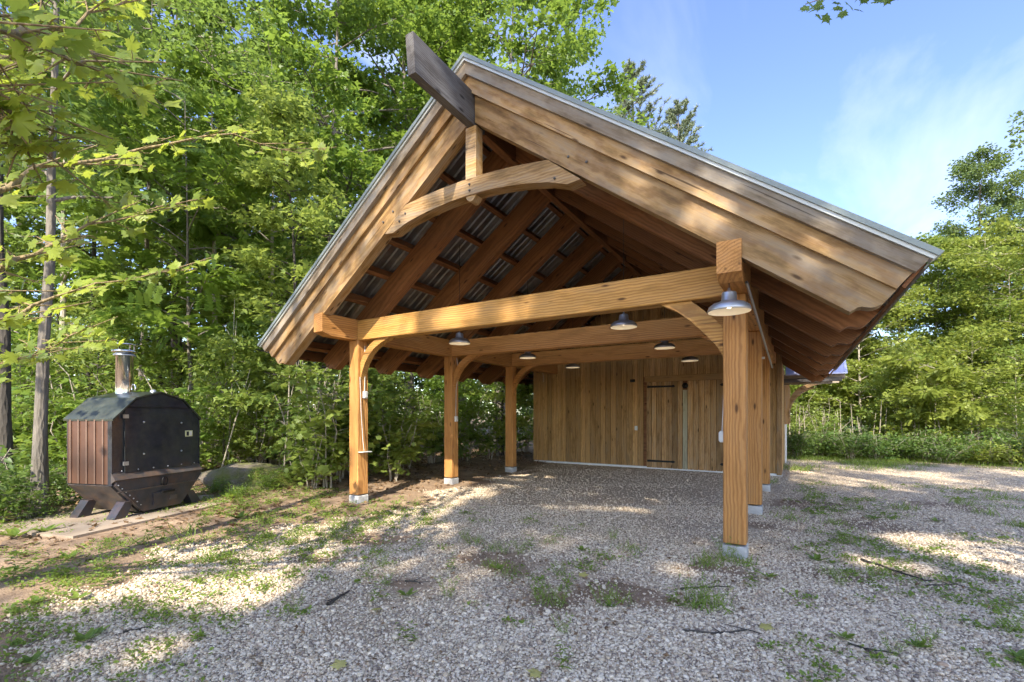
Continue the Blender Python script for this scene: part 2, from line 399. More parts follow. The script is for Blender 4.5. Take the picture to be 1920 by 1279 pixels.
# ------------------------------------------------------------------ the ground
RNG = np.random.default_rng(7)
def vnoise(x, y, s, seed=0):
    """smooth value noise in [0,1]"""
    r = np.random.default_rng(seed); T = r.random((64, 64))
    X, Y = np.asarray(x) * s, np.asarray(y) * s
    xi, yi = np.floor(X).astype(int), np.floor(Y).astype(int); fx, fy = X - xi, Y - yi
    fx, fy = fx*fx*(3 - 2*fx), fy*fy*(3 - 2*fy)
    g = lambda a, b: T[a % 64, b % 64]
    return (g(xi, yi)*(1-fx) + g(xi+1, yi)*fx)*(1-fy) + (g(xi, yi+1)*(1-fx) + g(xi+1, yi+1)*fx)*fy
SOIL = ((925, 1048, .34), (960, 1070, .25), (1035, 1122, .30), (1165, 1112, .32), (1110, 1105, .25), (1500, 945, .6), (1420, 985, .35), (1345, 1068, .28), (1560, 1075, .35), (760, 1095, .25), (700, 1010, .4), (1640, 985, .5), (590, 1050, .3), (1780, 950, .5))
def soil_mask(x, y):
    m = np.zeros_like(np.asarray(x, float))
    for u_, v_, r_ in SOIL:
        c_ = on_ground(u_, v_); m = np.maximum(m, np.exp(-(((x - c_[0])/(1.25*r_))**2 + ((y - c_[1])/(.85*r_))**2)))
    return np.clip(m*1.5 - .15 + (vnoise(x, y, 5.0, 41) - .5)*.9*(m > .05), 0, 1)
def gravel_mask(x, y):
    xl = np.interp(y, [-30, 0, .74, 2, 4.5, 6, 12, 14], [-4, -3.3, -3.7, -4.95, -5.35, -5.15, -6.2, -6.4])
    n = (vnoise(x, y, 0.9, 1) - .5)*1.1 + (vnoise(x, y, 3.1, 2) - .5)*.7
    a = np.clip((x - xl + n) / 0.7 + .5, 0, 1)
    b = np.clip((18.2 - y + n*2.0) / 1.6, 0, 1)
    return a * b * (1 - .72*soil_mask(x, y))
def grass_mask(x, y):
    n = vnoise(x, y, 0.55, 3)*.6 + vnoise(x, y, 2.3, 4)*.4
    far = np.clip((y - 15.9 + (n - .5)*5.0) / 1.5, 0, 1) * np.clip((x + .6)/.5, 0, 1)
    return far
def ground_z(x, y):
    e = np.clip((-6.3 - x) / 1.5, 0, 1) * np.clip((y - 3.6)/1.5, 0, 1)
    far = np.clip((np.hypot(x, y) - 24) / 60, 0, 1)
    return e * (0.05 + 0.10*vnoise(x, y, .7, 5)) + far * 1.5 * vnoise(x, y, .03, 6)
def axis_coords(a, b, step):
    core = np.arange(a, b + 1e-6, step); out = []
    d, p = step, core[-1]
    while p < 260: d *= 1.25; p += d; out.append(p)
    lo, d, p = [], step, core[0]
    while p > -260: d *= 1.25; p -= d; lo.append(p)
    return np.concatenate([lo[::-1], core, out])
gx, gy = axis_coords(-12, 8, 0.16), axis_coords(-2, 20, 0.16)
GX, GY = np.meshgrid(gx, gy, indexing='ij')
GZ = ground_z(GX, GY)
nx, ny = GX.shape
idx = np.arange(nx*ny).reshape(nx, ny)
q = np.stack([idx[:-1, :-1], idx[1:, :-1], idx[1:, 1:], idx[:-1, 1:]], -1).reshape(-1, 4)
gm = tri_mesh('ground', np.stack([GX, GY, GZ], -1).reshape(-1, 3), np.concatenate([q[:, [0, 1, 2]], q[:, [0, 2, 3]]]), smooth=True)
for nm, fn in (('gravel', gravel_mask), ('grass', grass_mask)):
    a = gm.attributes.new(nm, 'FLOAT', 'POINT'); a.data.foreach_set('value', fn(GX, GY).ravel().astype(np.float32))
def ground_material():
    m, nd, lk, out = new_mat('ground_soil_and_gravel')
    tc = N(nd, 'ShaderNodeTexCoord')
    ag = N(nd, 'ShaderNodeAttribute', attribute_name='gravel'); ar = N(nd, 'ShaderNodeAttribute', attribute_name='grass')
    v1 = N(nd, 'ShaderNodeTexVoronoi', i_Scale=62.0); lk.new(tc.outputs['Object'], v1.inputs['Vector'])
    v2 = N(nd, 'ShaderNodeTexVoronoi', i_Scale=95.0); lk.new(tc.outputs['Object'], v2.inputs['Vector'])
    s1 = N(nd, 'ShaderNodeSeparateColor'); lk.new(v1.outputs['Color'], s1.inputs[0])
    gr = ramp(nd, [(0.0, (0.25, 0.205, 0.165)), (0.35, (0.57, 0.44, 0.305)), (0.6, (0.68, 0.56, 0.405)), (0.8, (0.76, 0.64, 0.465)), (1.0, (0.85, 0.725, 0.55))]); lk.new(s1.outputs[0], gr.inputs[0])
    dk = ramp(nd, [(0.2, (1, 1, 1)), (0.65, (0.80, 0.77, 0.74))]); lk.new(v1.outputs['Distance'], dk.inputs[0])
    g1 = mixc(nd, lk, 1.0, gr.outputs[0], dk.outputs[0], 'MULTIPLY')
    n1 = N(nd, 'ShaderNodeTexNoise', i_Scale=0.9, i_Detail=6.0, i_Roughness=0.65); lk.new(tc.outputs['Object'], n1.inputs['Vector'])
    pat = ramp(nd, [(0.46, (0, 0, 0)), (0.66, (0.55, 0.55, 0.55))]); lk.new(n1.outputs['Fac'], pat.inputs[0])
    g2 = mixc(nd, lk, pat.outputs[0], g1, (0.40, 0.30, 0.21))
    n2 = N(nd, 'ShaderNodeTexNoise', i_Scale=2.5, i_Detail=9.0, i_Roughness=0.7); lk.new(tc.outputs['Object'], n2.inputs['Vector'])
    so = ramp(nd, [(0.3, (0.15, 0.10, 0.065)), (0.55, (0.33, 0.23, 0.15)), (0.75, (0.48, 0.35, 0.235))]); lk.new(n2.outputs['Fac'], so.inputs[0])
    n3 = N(nd, 'ShaderNodeTexNoise', i_Scale=14.0, i_Detail=6.0, i_Roughness=0.7); lk.new(tc.outputs['Object'], n3.inputs['Vector'])
    th = N(nd, 'ShaderNodeMath', operation='ADD'); lk.new(ag.outputs['Fac'], th.inputs[0])
    th2 = N(nd, 'ShaderNodeMapRange'); th2.inputs['To Min'].default_value = -0.35; th2.inputs['To Max'].default_value = 0.35; lk.new(n3.outputs['Fac'], th2.inputs['Value'])
    lk.new(th2.outputs[0], th.inputs[1])
    tr = ramp(nd, [(0.35, (0, 0, 0)), (0.65, (1, 1, 1))]); lk.new(th.outputs[0], tr.inputs[0])
    c1 = mixc(nd, lk, tr.outputs[0], so.outputs[0], g2)
    gn = ramp(nd, [(0.3, (0.055, 0.085, 0.022)), (0.7, (0.16, 0.18, 0.055))]); lk.new(n3.outputs['Fac'], gn.inputs[0])
    gf = N(nd, 'ShaderNodeMath', operation='MULTIPLY'); lk.new(ar.outputs['Fac'], gf.inputs[0]); gf.inputs[1].default_value = 0.8
    c2 = mixc(nd, lk, gf.outputs[0], c1, gn.outputs[0])
    bs = N(nd, 'ShaderNodeBsdfPrincipled', i_Roughness=0.92); lk.new(c2, bs.inputs['Base Color']); bs.inputs['Specular IOR Level'].default_value = 0.2
    h = N(nd, 'ShaderNodeMath', operation='MULTIPLY'); lk.new(v1.outputs['Distance'], h.inputs[0]); h.inputs[1].default_value = -1.0
    h2 = N(nd, 'ShaderNodeMath', operation='ADD'); lk.new(h.outputs[0], h2.inputs[0]); lk.new(n3.outputs['Fac'], h2.inputs[1])
    bm = N(nd, 'ShaderNodeBump', i_Strength=0.6, i_Distance=0.010); lk.new(h2.outputs[0], bm.inputs['Height']); lk.new(bm.outputs[0], bs.inputs['Normal'])
    lk.new(bs.outputs[0], out.inputs[0])
    return m
ground = put('ground', gm, ground_material()); tag(ground, 'gravel yard with bare soil and forest floor at its edges', None, kind='structure')

# loose pebbles on the gravel: instances on points
def pebble_material():
    m, nd, lk, out = new_mat('pebble')
    oi = N(nd, 'ShaderNodeObjectInfo')
    r = ramp(nd, [(0.0, (0.22, 0.175, 0.14)), (0.2, (0.53, 0.405, 0.275)), (0.4, (0.64, 0.525, 0.375)), (0.6, (0.71, 0.595, 0.435)), (0.8, (0.78, 0.65, 0.475)), (0.93, (0.85, 0.725, 0.55)), (1.0, (0.44, 0.30, 0.20))])
    lk.new(oi.outputs['Random'], r.inputs[0])
    tc = N(nd, 'ShaderNodeTexCoord'); nz = N(nd, 'ShaderNodeTexNoise', i_Scale=2.0, i_Detail=3.0); lk.new(tc.outputs['Object'], nz.inputs['Vector'])
    rr = ramp(nd, [(0.3, (0.8, 0.8, 0.8)), (0.7, (1.1, 1.1, 1.1))]); lk.new(nz.outputs['Fac'], rr.inputs[0])
    c = mixc(nd, lk, 1.0, r.outputs[0], rr.outputs[0], 'MULTIPLY')
    bs = N(nd, 'ShaderNodeBsdfPrincipled', i_Roughness=0.8); lk.new(c, bs.inputs['Base Color']); bs.inputs['Specular IOR Level'].default_value = 0.25
    lk.new(bs.outputs[0], out.inputs[0])
    return m
def scatter(d0, d1, dens, u0=-260, u1=2180):
    w = (u1 - u0) / F_PX; n = int(dens * w * (d1*d1 - d0*d0) / 2)
    d = np.sqrt(RNG.random(n) * (d1*d1 - d0*d0) + d0*d0); u = u0 + RNG.random(n) * (u1 - u0)
    return FWD[None, :2] * d[:, None] + RGT[None, :2] * ((u - U0) / F_PX * d)[:, None]
pp = np.concatenate([scatter(2.0, 3.4, 8200), scatter(3.4, 5.0, 4600), scatter(5.0, 7.2, 2000), scatter(7.2, 9.5, 750), scatter(9.5, 12, 450), scatter(12, 17, 160)])
gk = gravel_mask(pp[:, 0], pp[:, 1])
thin = np.clip((vnoise(pp[:, 0], pp[:, 1], .8, 11) - .62) / .2, 0, 1) * .6
keep = (RNG.random(len(pp)) < np.clip(gk * 1.15 - .1, 0, 1) * (1 - thin)) & (pp[:, 1] < 12.2) | ((RNG.random(len(pp)) < gk) & (pp[:, 0] > -.2))
pp = pp[keep]
npb = len(pp)
pm = bpy.data.meshes.new('gravel')
pm.vertices.add(npb)
sz = RNG.lognormal(math.log(0.0060), 0.34, npb)
co = np.column_stack([pp, ground_z(pp[:, 0], pp[:, 1]) + sz * .35 + RNG.random(npb) * .004]).astype(np.float32)
pm.vertices.foreach_set('co', co.ravel())
a = pm.attributes.new('prot', 'FLOAT_VECTOR', 'POINT'); a.data.foreach_set('vector', np.column_stack([RNG.normal(0, .35, npb), RNG.normal(0, .35, npb), RNG.random(npb) * 6.28]).astype(np.float32).ravel())
a = pm.attributes.new('pscl', 'FLOAT_VECTOR', 'POINT'); a.data.foreach_set('vector', np.column_stack([sz * (1 + RNG.random(npb) * .5), sz, sz * (.55 + RNG.random(npb) * .35)]).astype(np.float32).ravel())
gravel = put('gravel', pm); tag(gravel, 'loose grey and beige pebbles covering the yard', None, kind='stuff')
ng = bpy.data.node_groups.new('pebbles', 'GeometryNodeTree')
ng.interface.new_socket('Geometry', in_out='INPUT', socket_type='NodeSocketGeometry')
ng.interface.new_socket('Geometry', in_out='OUTPUT', socket_type='NodeSocketGeometry')
gi, go = ng.nodes.new('NodeGroupInput'), ng.nodes.new('NodeGroupOutput')
ico = ng.nodes.new('GeometryNodeMeshIcoSphere'); ico.inputs['Radius'].default_value = 1.0; ico.inputs['Subdivisions'].default_value = 2
smo = ng.nodes.new('GeometryNodeSetShadeSmooth'); sm = ng.nodes.new('GeometryNodeSetMaterial'); sm.inputs['Material'].default_value = pebble_material()
iop = ng.nodes.new('GeometryNodeInstanceOnPoints')
na = ng.nodes.new('GeometryNodeInputNamedAttribute'); na.data_type = 'FLOAT_VECTOR'; na.inputs['Name'].default_value = 'prot'
nb = ng.nodes.new('GeometryNodeInputNamedAttribute'); nb.data_type = 'FLOAT_VECTOR'; nb.inputs['Name'].default_value = 'pscl'
e2r = ng.nodes.new('FunctionNodeEulerToRotation')
ng.links.new(ico.outputs['Mesh'], smo.inputs[0]); ng.links.new(smo.outputs[0], sm.inputs[0])
ng.links.new(gi.outputs[0], iop.inputs['Points']); ng.links.new(sm.outputs[0], iop.inputs['Instance'])
ng.links.new(na.outputs[0], e2r.inputs[0]); ng.links.new(e2r.outputs[0], iop.inputs['Rotation']); ng.links.new(nb.outputs[0], iop.inputs['Scale'])
ng.links.new(iop.outputs[0], go.inputs[0])
gravel.modifiers.new('pebbles', 'NODES').node_group = ng

# ------------------------------------------------------------------ the timber carport
X0 = -3.255
XL, XR = -6.0025, -0.5145
APEX, TAN = 5.53, 0.7336
TH = math.atan(TAN); CT, ST = math.cos(TH), math.sin(TH)
YF, YB = 4.345, 13.8
carport = thing('timber_carport', 'open timber frame carport with steep metal roof on six square posts', 'carport', (X0, 5.0, 0))
POSTY = (5.1325, 7.49, 9.82)
foot_mesh = box_mesh('concrete_foot', 0.137, 0.216, 0.216, 0.008)
post_lab = {(0, 0): 'sunlit front left post with a small shelf and cord', (0, 1): None, (0, 2): None, (1, 0): 'nearest post with swirling knotty grain'}
posts = {}
for s, x in ((0, XL), (1, XR)):
    for k, y in enumerate(POSTY):
        p = beam('post', carport, (x, y, 0.135), (x, y, 2.58), 0.205, 0.205, W_POST, (0, 1, 0), 0.008)
        if post_lab.get((s, k)): p['label'] = post_lab[(s, k)]
        put('concrete_foot', foot_mesh, M_CONC, p, frame((x, y, -0.02), (0, 0, 1), (0, 1, 0)))
        posts[(s, k)] = p
# plates (beams along the eaves)
for x, e in ((XL - .02, 1), (XR + .02, -1)):
    poly = [(0, -.115), (.16, -.16), (9.2, -.16), (9.2, .16), (0, .16)]
    put('wall_plate', prism_mesh('wall_plate', poly, -.098, .098), W_POST, carport, frame((x, 4.40, 2.742), (0, 1, 0), (-1, 0, 0)))
# tie beams
for k, y in enumerate(POSTY):
    beam('tie_beam', carport, (XL + .079, y - .004, 2.733), (XR - .079, y - .004, 2.733), 0.19, 0.314, W_BEAM if k == 0 else W_POST, (0, 1, 0), 0.01)
# curved knee braces
def brace_poly(n=12):
    # local x outwards along the beam, z up; corner of post and beam at the origin
    outer, inner = [], []
    for i in range(n + 1):
        a = math.pi/2 * i / n
        outer.append((0.66*(1 - math.cos(a)) , -0.62 + 0.62*math.sin(a)))
    for i in range(n + 1):
        t = i / n
        x = 0.66*(1 - math.cos(math.pi/2*t)); z = -0.62 + 0.62*math.sin(math.pi/2*t)
        inner.append((x, z))
    return outer, inner
def arc_band(pts_in, pts_out, y0, y1, name):
    return prism_mesh(name, pts_in + pts_out[::-1], y0, y1)
lo = [(0.0, -0.62), (0.035, -.50), (.10, -.36), (.19, -.24), (.31, -.14), (.46, -.06), (.66, 0.0)]     # inside curve
up = [(0.0, -0.36), (.03, -.30), (.075, -.215), (.14, -.135), (.22, -.07), (.30, -.025), (.37, 0.0)]
brace_mesh = arc_band(lo, up, -.055, .055, 'knee_brace')
lo2 = [(0.0, -0.60), (.05, -.50), (.17, -.355), (.31, -.21), (.45, -.09), (.62, 0.0)]
up2 = [(0.0, -0.30), (.05, -.25), (.115, -.18), (.19, -.105), (.255, -.045), (.31, 0.0)]
brace_mesh2 = arc_band(lo2, up2, -.06, .06, 'knee_brace')
for k, y in enumerate(POSTY):
    wm = W_BEAM if k == 0 else W_POST
    for s, x in ((0, XL + .103), (1, XR - .103)):
        me = (brace_mesh if s == 0 else brace_mesh2).copy(); me.materials.clear()
        put('knee_brace', me, wm, carport, frame((x, y, 2.574), (1, 0, 0) if s == 0 else (-1, 0, 0), (0, 1, 0) if s == 0 else (0, -1, 0)))
# roof: local frame per side, x down the slope, z normal to it
def side_frame(s, y=0.0):
    if s == 1: return frame((X0, y, APEX), (CT, 0, -ST), (0, 1, 0))
    return frame((X0, y, APEX), (-CT, 0, -ST), (0, -1, 0))
def on_side(s, y0, y1):       # local y range for a world y range
    return (y0, y1) if s == 1 else (-y1, -y0)
LEN = 5.095
def plumb(lz, dx): # local x where the point at height lz lies dx from the ridge line
    return (dx - lz*ST) / CT
tail = [(4.885, -.556), (4.905, -.505), (4.925, -.487), (4.95, -.478), (4.975, -.468), (5.0, -.448), (5.02, -.415), (5.03, -.30)]
def rafter_poly(top, x_in):
    return [(plumb(-.55, x_in), -.55)] + tail + [(5.035, top), (plumb(top, x_in), top)]
inner_poly = rafter_poly(-.21, .06)
front_poly = rafter_poly(-.14, .062)
raf_mesh = {s: prism_mesh('rafter', inner_poly, -.07, .07) for s in (0, 1)}
RAFY = [5.42 + 1.18*k for k in range(6)] + [13.55]
for s in (0, 1):
    a, b = on_side(s, 4.42, 4.57)
    r = put('gable_rafter', prism_mesh('gable_rafter', front_poly, a, b), W_GABLE, carport, side_frame(s))
    for y in RAFY:
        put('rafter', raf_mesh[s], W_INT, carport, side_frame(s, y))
    # two stepped barge boards and the metal edge
    a, b = on_side(s, 4.372, 4.42)
    put('barge_board', prism_mesh('barge_board', [(plumb(-.298, .0), -.298), (5.028, -.290), (5.045, -.052), (plumb(-.052, 0), -.052)], a, b), W_GABLE, carport, side_frame(s))
    a, b = on_side(s, 4.315, 4.372)
    put('fascia_board', prism_mesh('fascia_board', [(plumb(-.160, .0), -.160), (5.052, -.156), (5.066, -.049), (plumb(-.049, 0), -.049)], a, b), W_FASCIA, carport, side_frame(s))
    a, b = on_side(s, 4.290, 4.40)
    t1 = put('metal_edge_trim', prism_mesh('metal_edge_trim', [(plumb(-.048, 0), -.048), (5.085, -.048), (5.10, -.004), (plumb(-.004, 0), -.004)], a, b), M_TRIM2, carport, side_frame(s))
    a, b = on_side(s, 4.272, 4.43)
    put('metal_edge_cap', prism_mesh('metal_edge_cap', [(plumb(-.022, 0), -.022), (5.095, -.022), (5.105, .016), (plumb(.016, 0), .016)], a, b), M_TRIM, carport, side_frame(s))
    # purlins along the roof
    for j in range(8):
        lx = 0.62 + j*0.6
        M = side_frame(s); p0 = M @ Vector((lx, 4.57 if s else -4.57, -.132)); p1 = M @ Vector((lx, YB - .05 if s else -(YB - .05), -.132))
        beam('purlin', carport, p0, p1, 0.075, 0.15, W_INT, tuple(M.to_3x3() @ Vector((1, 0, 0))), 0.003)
    # eave fascia along the tails
    M = side_frame(s); p0 = M @ Vector((5.056, 4.43 if s else -4.43, -.15)); p1 = M @ Vector((5.056, YB if s else -YB, -.15))
    beam('eave_fascia', carport, p0, p1, 0.028, 0.20, W_INT, tuple(M.to_3x3() @ Vector((1, 0, 0))), 0.002)
    p0 = M @ Vector((5.080, 4.43 if s else -4.43, -.045)); p1 = M @ Vector((5.080, YB if s else -YB, -.045))
    beam('drip_edge', carport, p0, p1, 0.012, 0.075, M_TRIM, tuple(M.to_3x3() @ Vector((1, 0, 0))), 0.001)
# ribbed metal roof sheets, each a panel 0.9 m wide
def sheet_mesh(w, L):
    prof, y = [], 0.0
    pitch = w / 6
    for i in range(6):
        y = i*pitch
        prof += [(y, 0), (y + pitch*.52, 0), (y + pitch*.64, .019), (y + pitch*.86, .019), (y + pitch*.985, 0)]
    prof.append((w, 0))
    v, f = [], []
    for x in (0.0, L):
        v += [(x, a, b) for a, b in prof]
    n = len(prof)
    for i in range(n - 1): f.append((i, i + n, i + n + 1, i + 1))
    m = mesh_from('roof_sheet', v, f)
    return m
SW = (YB - 4.44) / 10
sh = sheet_mesh(SW, LEN - .0)
for s in (0, 1):
    for k in range(10):
        y = 4.44 + k*SW
        put('roof_sheet', sh, M_ROOF, carport, side_frame(s) @ Matrix.Translation((0.0, y if s else -(y + SW), -.046)))
# ridge cap
rc = [(-.18, -.105), (0, .030), (.18, -.105), (.18, -.117), (0, .018), (-.18, -.117)]
put('ridge_cap', prism_mesh('ridge_cap', [(x, z) for x, z in rc][::-1], 4.28, YB + .02), M_TRIM, carport, Matrix.Translation((X0, 0, APEX)))
# weathered ridge beam end and the ridge beam inside
put('ridge_beam_end', prism_mesh('ridge_beam_end', [(0.02, -.185), (1.22, -.185), (1.22, .185), (-.015, .195)], -.05, .05), W_RIDGE, carport,
    frame((X0, 3.42, 4.965), (0, 1, 0), (-1, 0, 0)))['label'] = 'dark weathered plank jutting out from the gable peak'
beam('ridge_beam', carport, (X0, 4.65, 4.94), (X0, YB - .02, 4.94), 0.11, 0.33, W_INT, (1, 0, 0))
# king post and arched collar in the gable
kp = put('king_post', prism_mesh('king_post', [(-.075, 3.98), (-.055, 3.93), (-.025, 3.905), (.02, 3.90), (.055, 3.93), (.075, 3.98), (.075, 4.775), (-.075, 4.775)], 4.425, 4.555), W_GABLE, carport, Matrix.Translation((X0, 0, 0)))
arch_lo, arch_up = [], []
for i in range(17):
    t = -1 + 2*i/16
    if abs(t) < .92: arch_lo.append((t*1.39, 3.795 + .175*(1 - (t/.92)**2) + .0))
    arch_up.append((t*1.02, 4.088 + .075*(1 - t*t)))
arch = [(-1.39, 3.79), (-1.24, 3.775)] + [(x*.98, z) for x, z in arch_lo[1:-1]] + [(1.24, 3.775), (1.39, 3.79)] + arch_up[::-1]
ac = put('arched_collar', prism_mesh('arched_collar', arch, 4.405, 4.565), W_GABLE, carport, Matrix.Translation((X0, 0, 0)))
pegm = lathe_mesh('peg', [(.0, .0), (.013, .0), (.013, .012), (0, .012)], 8)
for x, z in ((0, 4.02), (.0, 4.09), (-1.12, 3.90), (-1.02, 3.98), (1.10, 3.87)):
    put('peg', pegm, W_RIDGE, ac, frame((X0 + x, 4.403, z), (1, 0, 0), (0, 0, 1)))
for x, z in ((1.25, 4.06), (1.45, 3.95), (-1.25, 4.06), (-1.43, 3.96)):
    put('peg', pegm, W_RIDGE, carport, frame((X0 + x, 4.418, z), (1, 0, 0), (0, 0, 1)))
# conduit, outlets, shelf and cords fixed to the posts
def cord(name, parent, pts, r, mat, n=6):
    v, t = tube_arrays(pts, [r]*len(pts), n)
    return put(name, tri_mesh(name, v, t, smooth=True), mat, parent)
cord('conduit_pipe', carport, [(-.375, 4.62, 2.575), (-.372, 7.3, 2.40), (-.37, 9.7, 2.26)], .014, M_ALU)
def outlet(parent, x, y, z, axis):
    m = bpy.data.meshes.get('outlet_box') or box_mesh('outlet_box', .045, .075, .115, .008)
    b = put('outlet_box', m, M_BOX, parent, frame((x, y, z), axis, (0, 1, 0) if abs(axis[0]) > .5 else (1, 0, 0)))
    cv = bpy.data.meshes.get('outlet_cover') or box_mesh('outlet_cover', .006, .05, .085, .002)
    c = Vector((x, y, z)) + Vector(axis)*.046
    put('outlet_cover', cv, M_CORD, b, frame(c, axis, (0, 1, 0) if abs(axis[0]) > .5 else (1, 0, 0)))
    return b
outlet(posts[(0, 0)], XL + .103, 5.155, 1.72, (1, 0, 0))
outlet(posts[(0, 1)], XL + .103, 7.49, 1.32, (1, 0, 0))
outlet(posts[(1, 0)], XR - .103, 5.15, 1.18, (-1, 0, 0))
cord('cord', posts[(0, 0)], [(XL + .112, 5.16, 2.5), (XL + .118, 5.158, 2.1), (XL + .112, 5.155, 1.78)], .006, M_CORD)
cord('cord', posts[(0, 0)], [(XL + .115, 5.06, 2.0), (XL + .125, 5.07, 1.5), (XL + .135, 5.10, 1.0), (XL + .14, 5.12, .83)], .005, M_CORD)
cord('cord', posts[(0, 1)], [(XL + .11, 7.53, 2.56), (XL + .15, 7.53, 2.25), (XL + .118, 7.50, 1.9), (XL + .115, 7.49, 1.37)], .006, M_CORD)
cord('cord', posts[(1, 0)], [(XR - .115, 5.20, 1.75), (XR - .115, 5.16, 1.5), (XR - .125, 5.15, 1.24)], .006, M_CORD)
shelf = beam('shelf', posts[(0, 0)], (XL + .104, 5.13, .812), (XL + .20, 5.13, .812), 0.20, 0.012, M_BOX, (0, 1, 0), .002)
beam('hook', posts[(1, 1)], (XR + .10, 7.44, 2.2), (XR + .14, 7.44, 2.2), .02, .03, M_BOX, (0, 1, 0), .002)

# ------------------------------------------------------------------ pendant lamps
def pendant(loc, top, label):
    t = thing('pendant_lamp', label, 'lamp', loc, 'metal dome lamps hanging in the carport')
    M = Matrix.Translation(Vector(loc))
    put('lamp_shade', SHADE, M_ALU, t, M)
    put('lamp_lining', LINING, M_LAMPIN, t, M)
    put('lamp_socket', SOCKET, M_ALU, t, M)
    put('bulb', BULB, M_BULB, t, M)
    cord('suspension_wire', t, [(loc[0], loc[1], loc[2] + .2), (loc[0], loc[1], top)], .004, M_WIRE)
SHADE = lathe_mesh('lamp_shade', [(.178, 0), (.181, .003), (.180, .022), (.168, .05), (.135, .074), (.085, .09), (.07, .098)], 32)
LINING = lathe_mesh('lamp_lining', [(.1775, .0005), (.176, .020), (.164, .047), (.132, .070), (.08, .085), (0, .088)], 32)
SOCKET = lathe_mesh('lamp_socket', [(.072, .095), (.066, .10), (.062, .165), (.058, .175), (.03, .185), (.012, .19), (.010, .215), (0, .215)], 24)
BULB = lathe_mesh('bulb', [(.0, .032), (.016, .035), (.026, .046), (.026, .056), (.016, .074), (.014, .085)], 16)
def under_roof(x): return APEX - TAN*abs(x - X0) - .06
rowx = (-4.87, -2.03)
names = {(0, 0): 'front dome lamp of the left row, below the front tie beam', (1, 0): 'front dome lamp of the right row, below the front tie beam',
         (0, 1): 'middle dome lamp of the left row, half hidden by second tie beam', (1, 1): 'middle dome lamp of the right row, half hidden by second tie beam',
         (0, 2): 'rearmost dome lamp of the left row, near the plank wall', (1, 2): 'rearmost dome lamp of the right row, above the barn doors'}
for i, x in enumerate(rowx):
    for k, y in enumerate((6.3, 8.65, 11.0)):
        pendant((x, y, 2.605), under_roof(x), names[(i, k)])
pendant((-.514, 4.60, 2.325), 2.6, 'nearest and largest looking dome lamp, hung at the front right post')

# ------------------------------------------------------------------ plank shed behind the carport
WY = 12.30
shed = thing('plank_shed', 'brown vertical plank shed with double barn doors closing the back of the carport', 'shed', (-3.5, 14.5, 0))
SXL, SXR = -6.71, -.277
front = put('front_wall', None, None, shed, Matrix.Translation((-3.5, WY, 0)))
bw = 0.149
def wall_top(x): return APEX - TAN*abs(x - X0) - .30
x = SXL
DOOR = (-3.345, -.85)
rp = random.Random(3)
while x < SXR - .02:
    w = min(bw, SXR - x)
    xc = x + w/2
    z0 = 0.055
    zt = wall_top(xc) - abs(TAN*w/2)
    off = rp.uniform(-.004, .004)
    if DOOR[0] - .02 < xc < DOOR[1] + .02: z0 = 2.40
    if xc > SXR - .30: off += .02
    beam('wall_board', front, (xc, WY + .012 + off, z0), (xc, WY + .012 + off, zt), w - .005, .024, W_WALL, (1, 0, 0), .003)
    x += bw
put('wall_backing', prism_mesh('wall_backing', [(SXL, .0), (SXR, .0), (SXR, wall_top(SXR) - .02), (X0, wall_top(X0) - .02), (SXL, wall_top(SXL) - .02)], WY + .034, WY + .10), W_INT, shed)
put('foundation_strip', prism_mesh('foundation_strip', [(SXL - .01, -.02), (SXR + .01, -.02), (SXR + .01, .05), (SXL - .01, .05)], WY - .012, WY + .032), M_WHITE, shed)
beam('corner_board', shed, (SXR - .05, WY - .022, .02), (SXR - .05, WY - .022, 2.62), .10, .022, W_DOOR, (1, 0, 0), .003)
beam('corner_board', shed, (SXL + .05, WY - .022, .06), (SXL + .05, WY - .022, 2.75), .10, .022, W_WALL, (1, 0, 0), .003)
beam('lintel', shed, (DOOR[0] - .05, WY - .012, 2.335), (DOOR[1] + .05, WY - .012, 2.335), .03, .15, W_WALL, (0, 1, 0), .004)
for a, b, side in ((DOOR[0], -2.44, 0), (-2.325, DOOR[1], 1)):
    d = put('barn_door', None, None, shed, Matrix.Translation((a, WY, 0)))
    d['label'] = ('left barn door leaf with long black strap hinges' if side == 0 else 'right barn door leaf partly hidden by the near post')
    nb_ = round((b - a)/.13); w = (b - a)/nb_
    for i in range(nb_):
        xc = a + (i + .5)*w
        off = rp.uniform(-.003, .003)
        beam('door_board', d, (xc, WY - .006 + off, .03), (xc, WY - .006 + off, 2.255), w - .006, .026, W_DOOR, (1, 0, 0), .003)
    for z in (.205, 2.13):
        hx0, hx1 = (a + .02, a + .73) if side == 0 else (b - .73, b - .02)
        strap = [(0, -.028), (.60, -.022), (.66, -.035), (.71, 0), (.66, .035), (.60, .022), (0, .028)]
        M = Matrix.Translation((hx0, WY - .028, z)) if side == 0 else frame((hx1, WY - .028, z), (-1, 0, 0), (0, -1, 0))
        h = put('strap_hinge', prism_mesh('strap_hinge', strap, -.004, .004), M_IRON, d, M)
put('astragal', box_mesh('astragal', 2.0, .105, .03, .004), W_STRIP, shed, frame((-2.382, WY - .012, .03), (0, 0, 1), (1, 0, 0)))['label'] = 'pale grey green strip between the barn doors'
knob = put('door_latch', lathe_mesh('door_latch', [(0, 0), (.07, 0), (.075, .012), (.055, .02), (.03, .03), (.025, .055), (0, .06)], 20), M_IRON, shed, frame((-2.38, WY - .02, 2.135), (1, 0, 0), (0, 0, 1)))
beam('motion_sensor', shed, (-3.71, WY - .0, 2.31), (-3.71, WY - .09, 2.30), .11, .075, M_IRON, (1, 0, 0), .01)
beam('outlet_box', shed, (-3.62, WY + .0, 1.05), (-3.62, WY - .035, 1.05), .075, .115, M_BOX, (1, 0, 0), .006)
eb = beam('junction_box', shed, (-6.47, WY - .02, 2.73), (-6.47, WY - .10, 2.73), .22, .15, M_IRON, (1, 0, 0), .008)
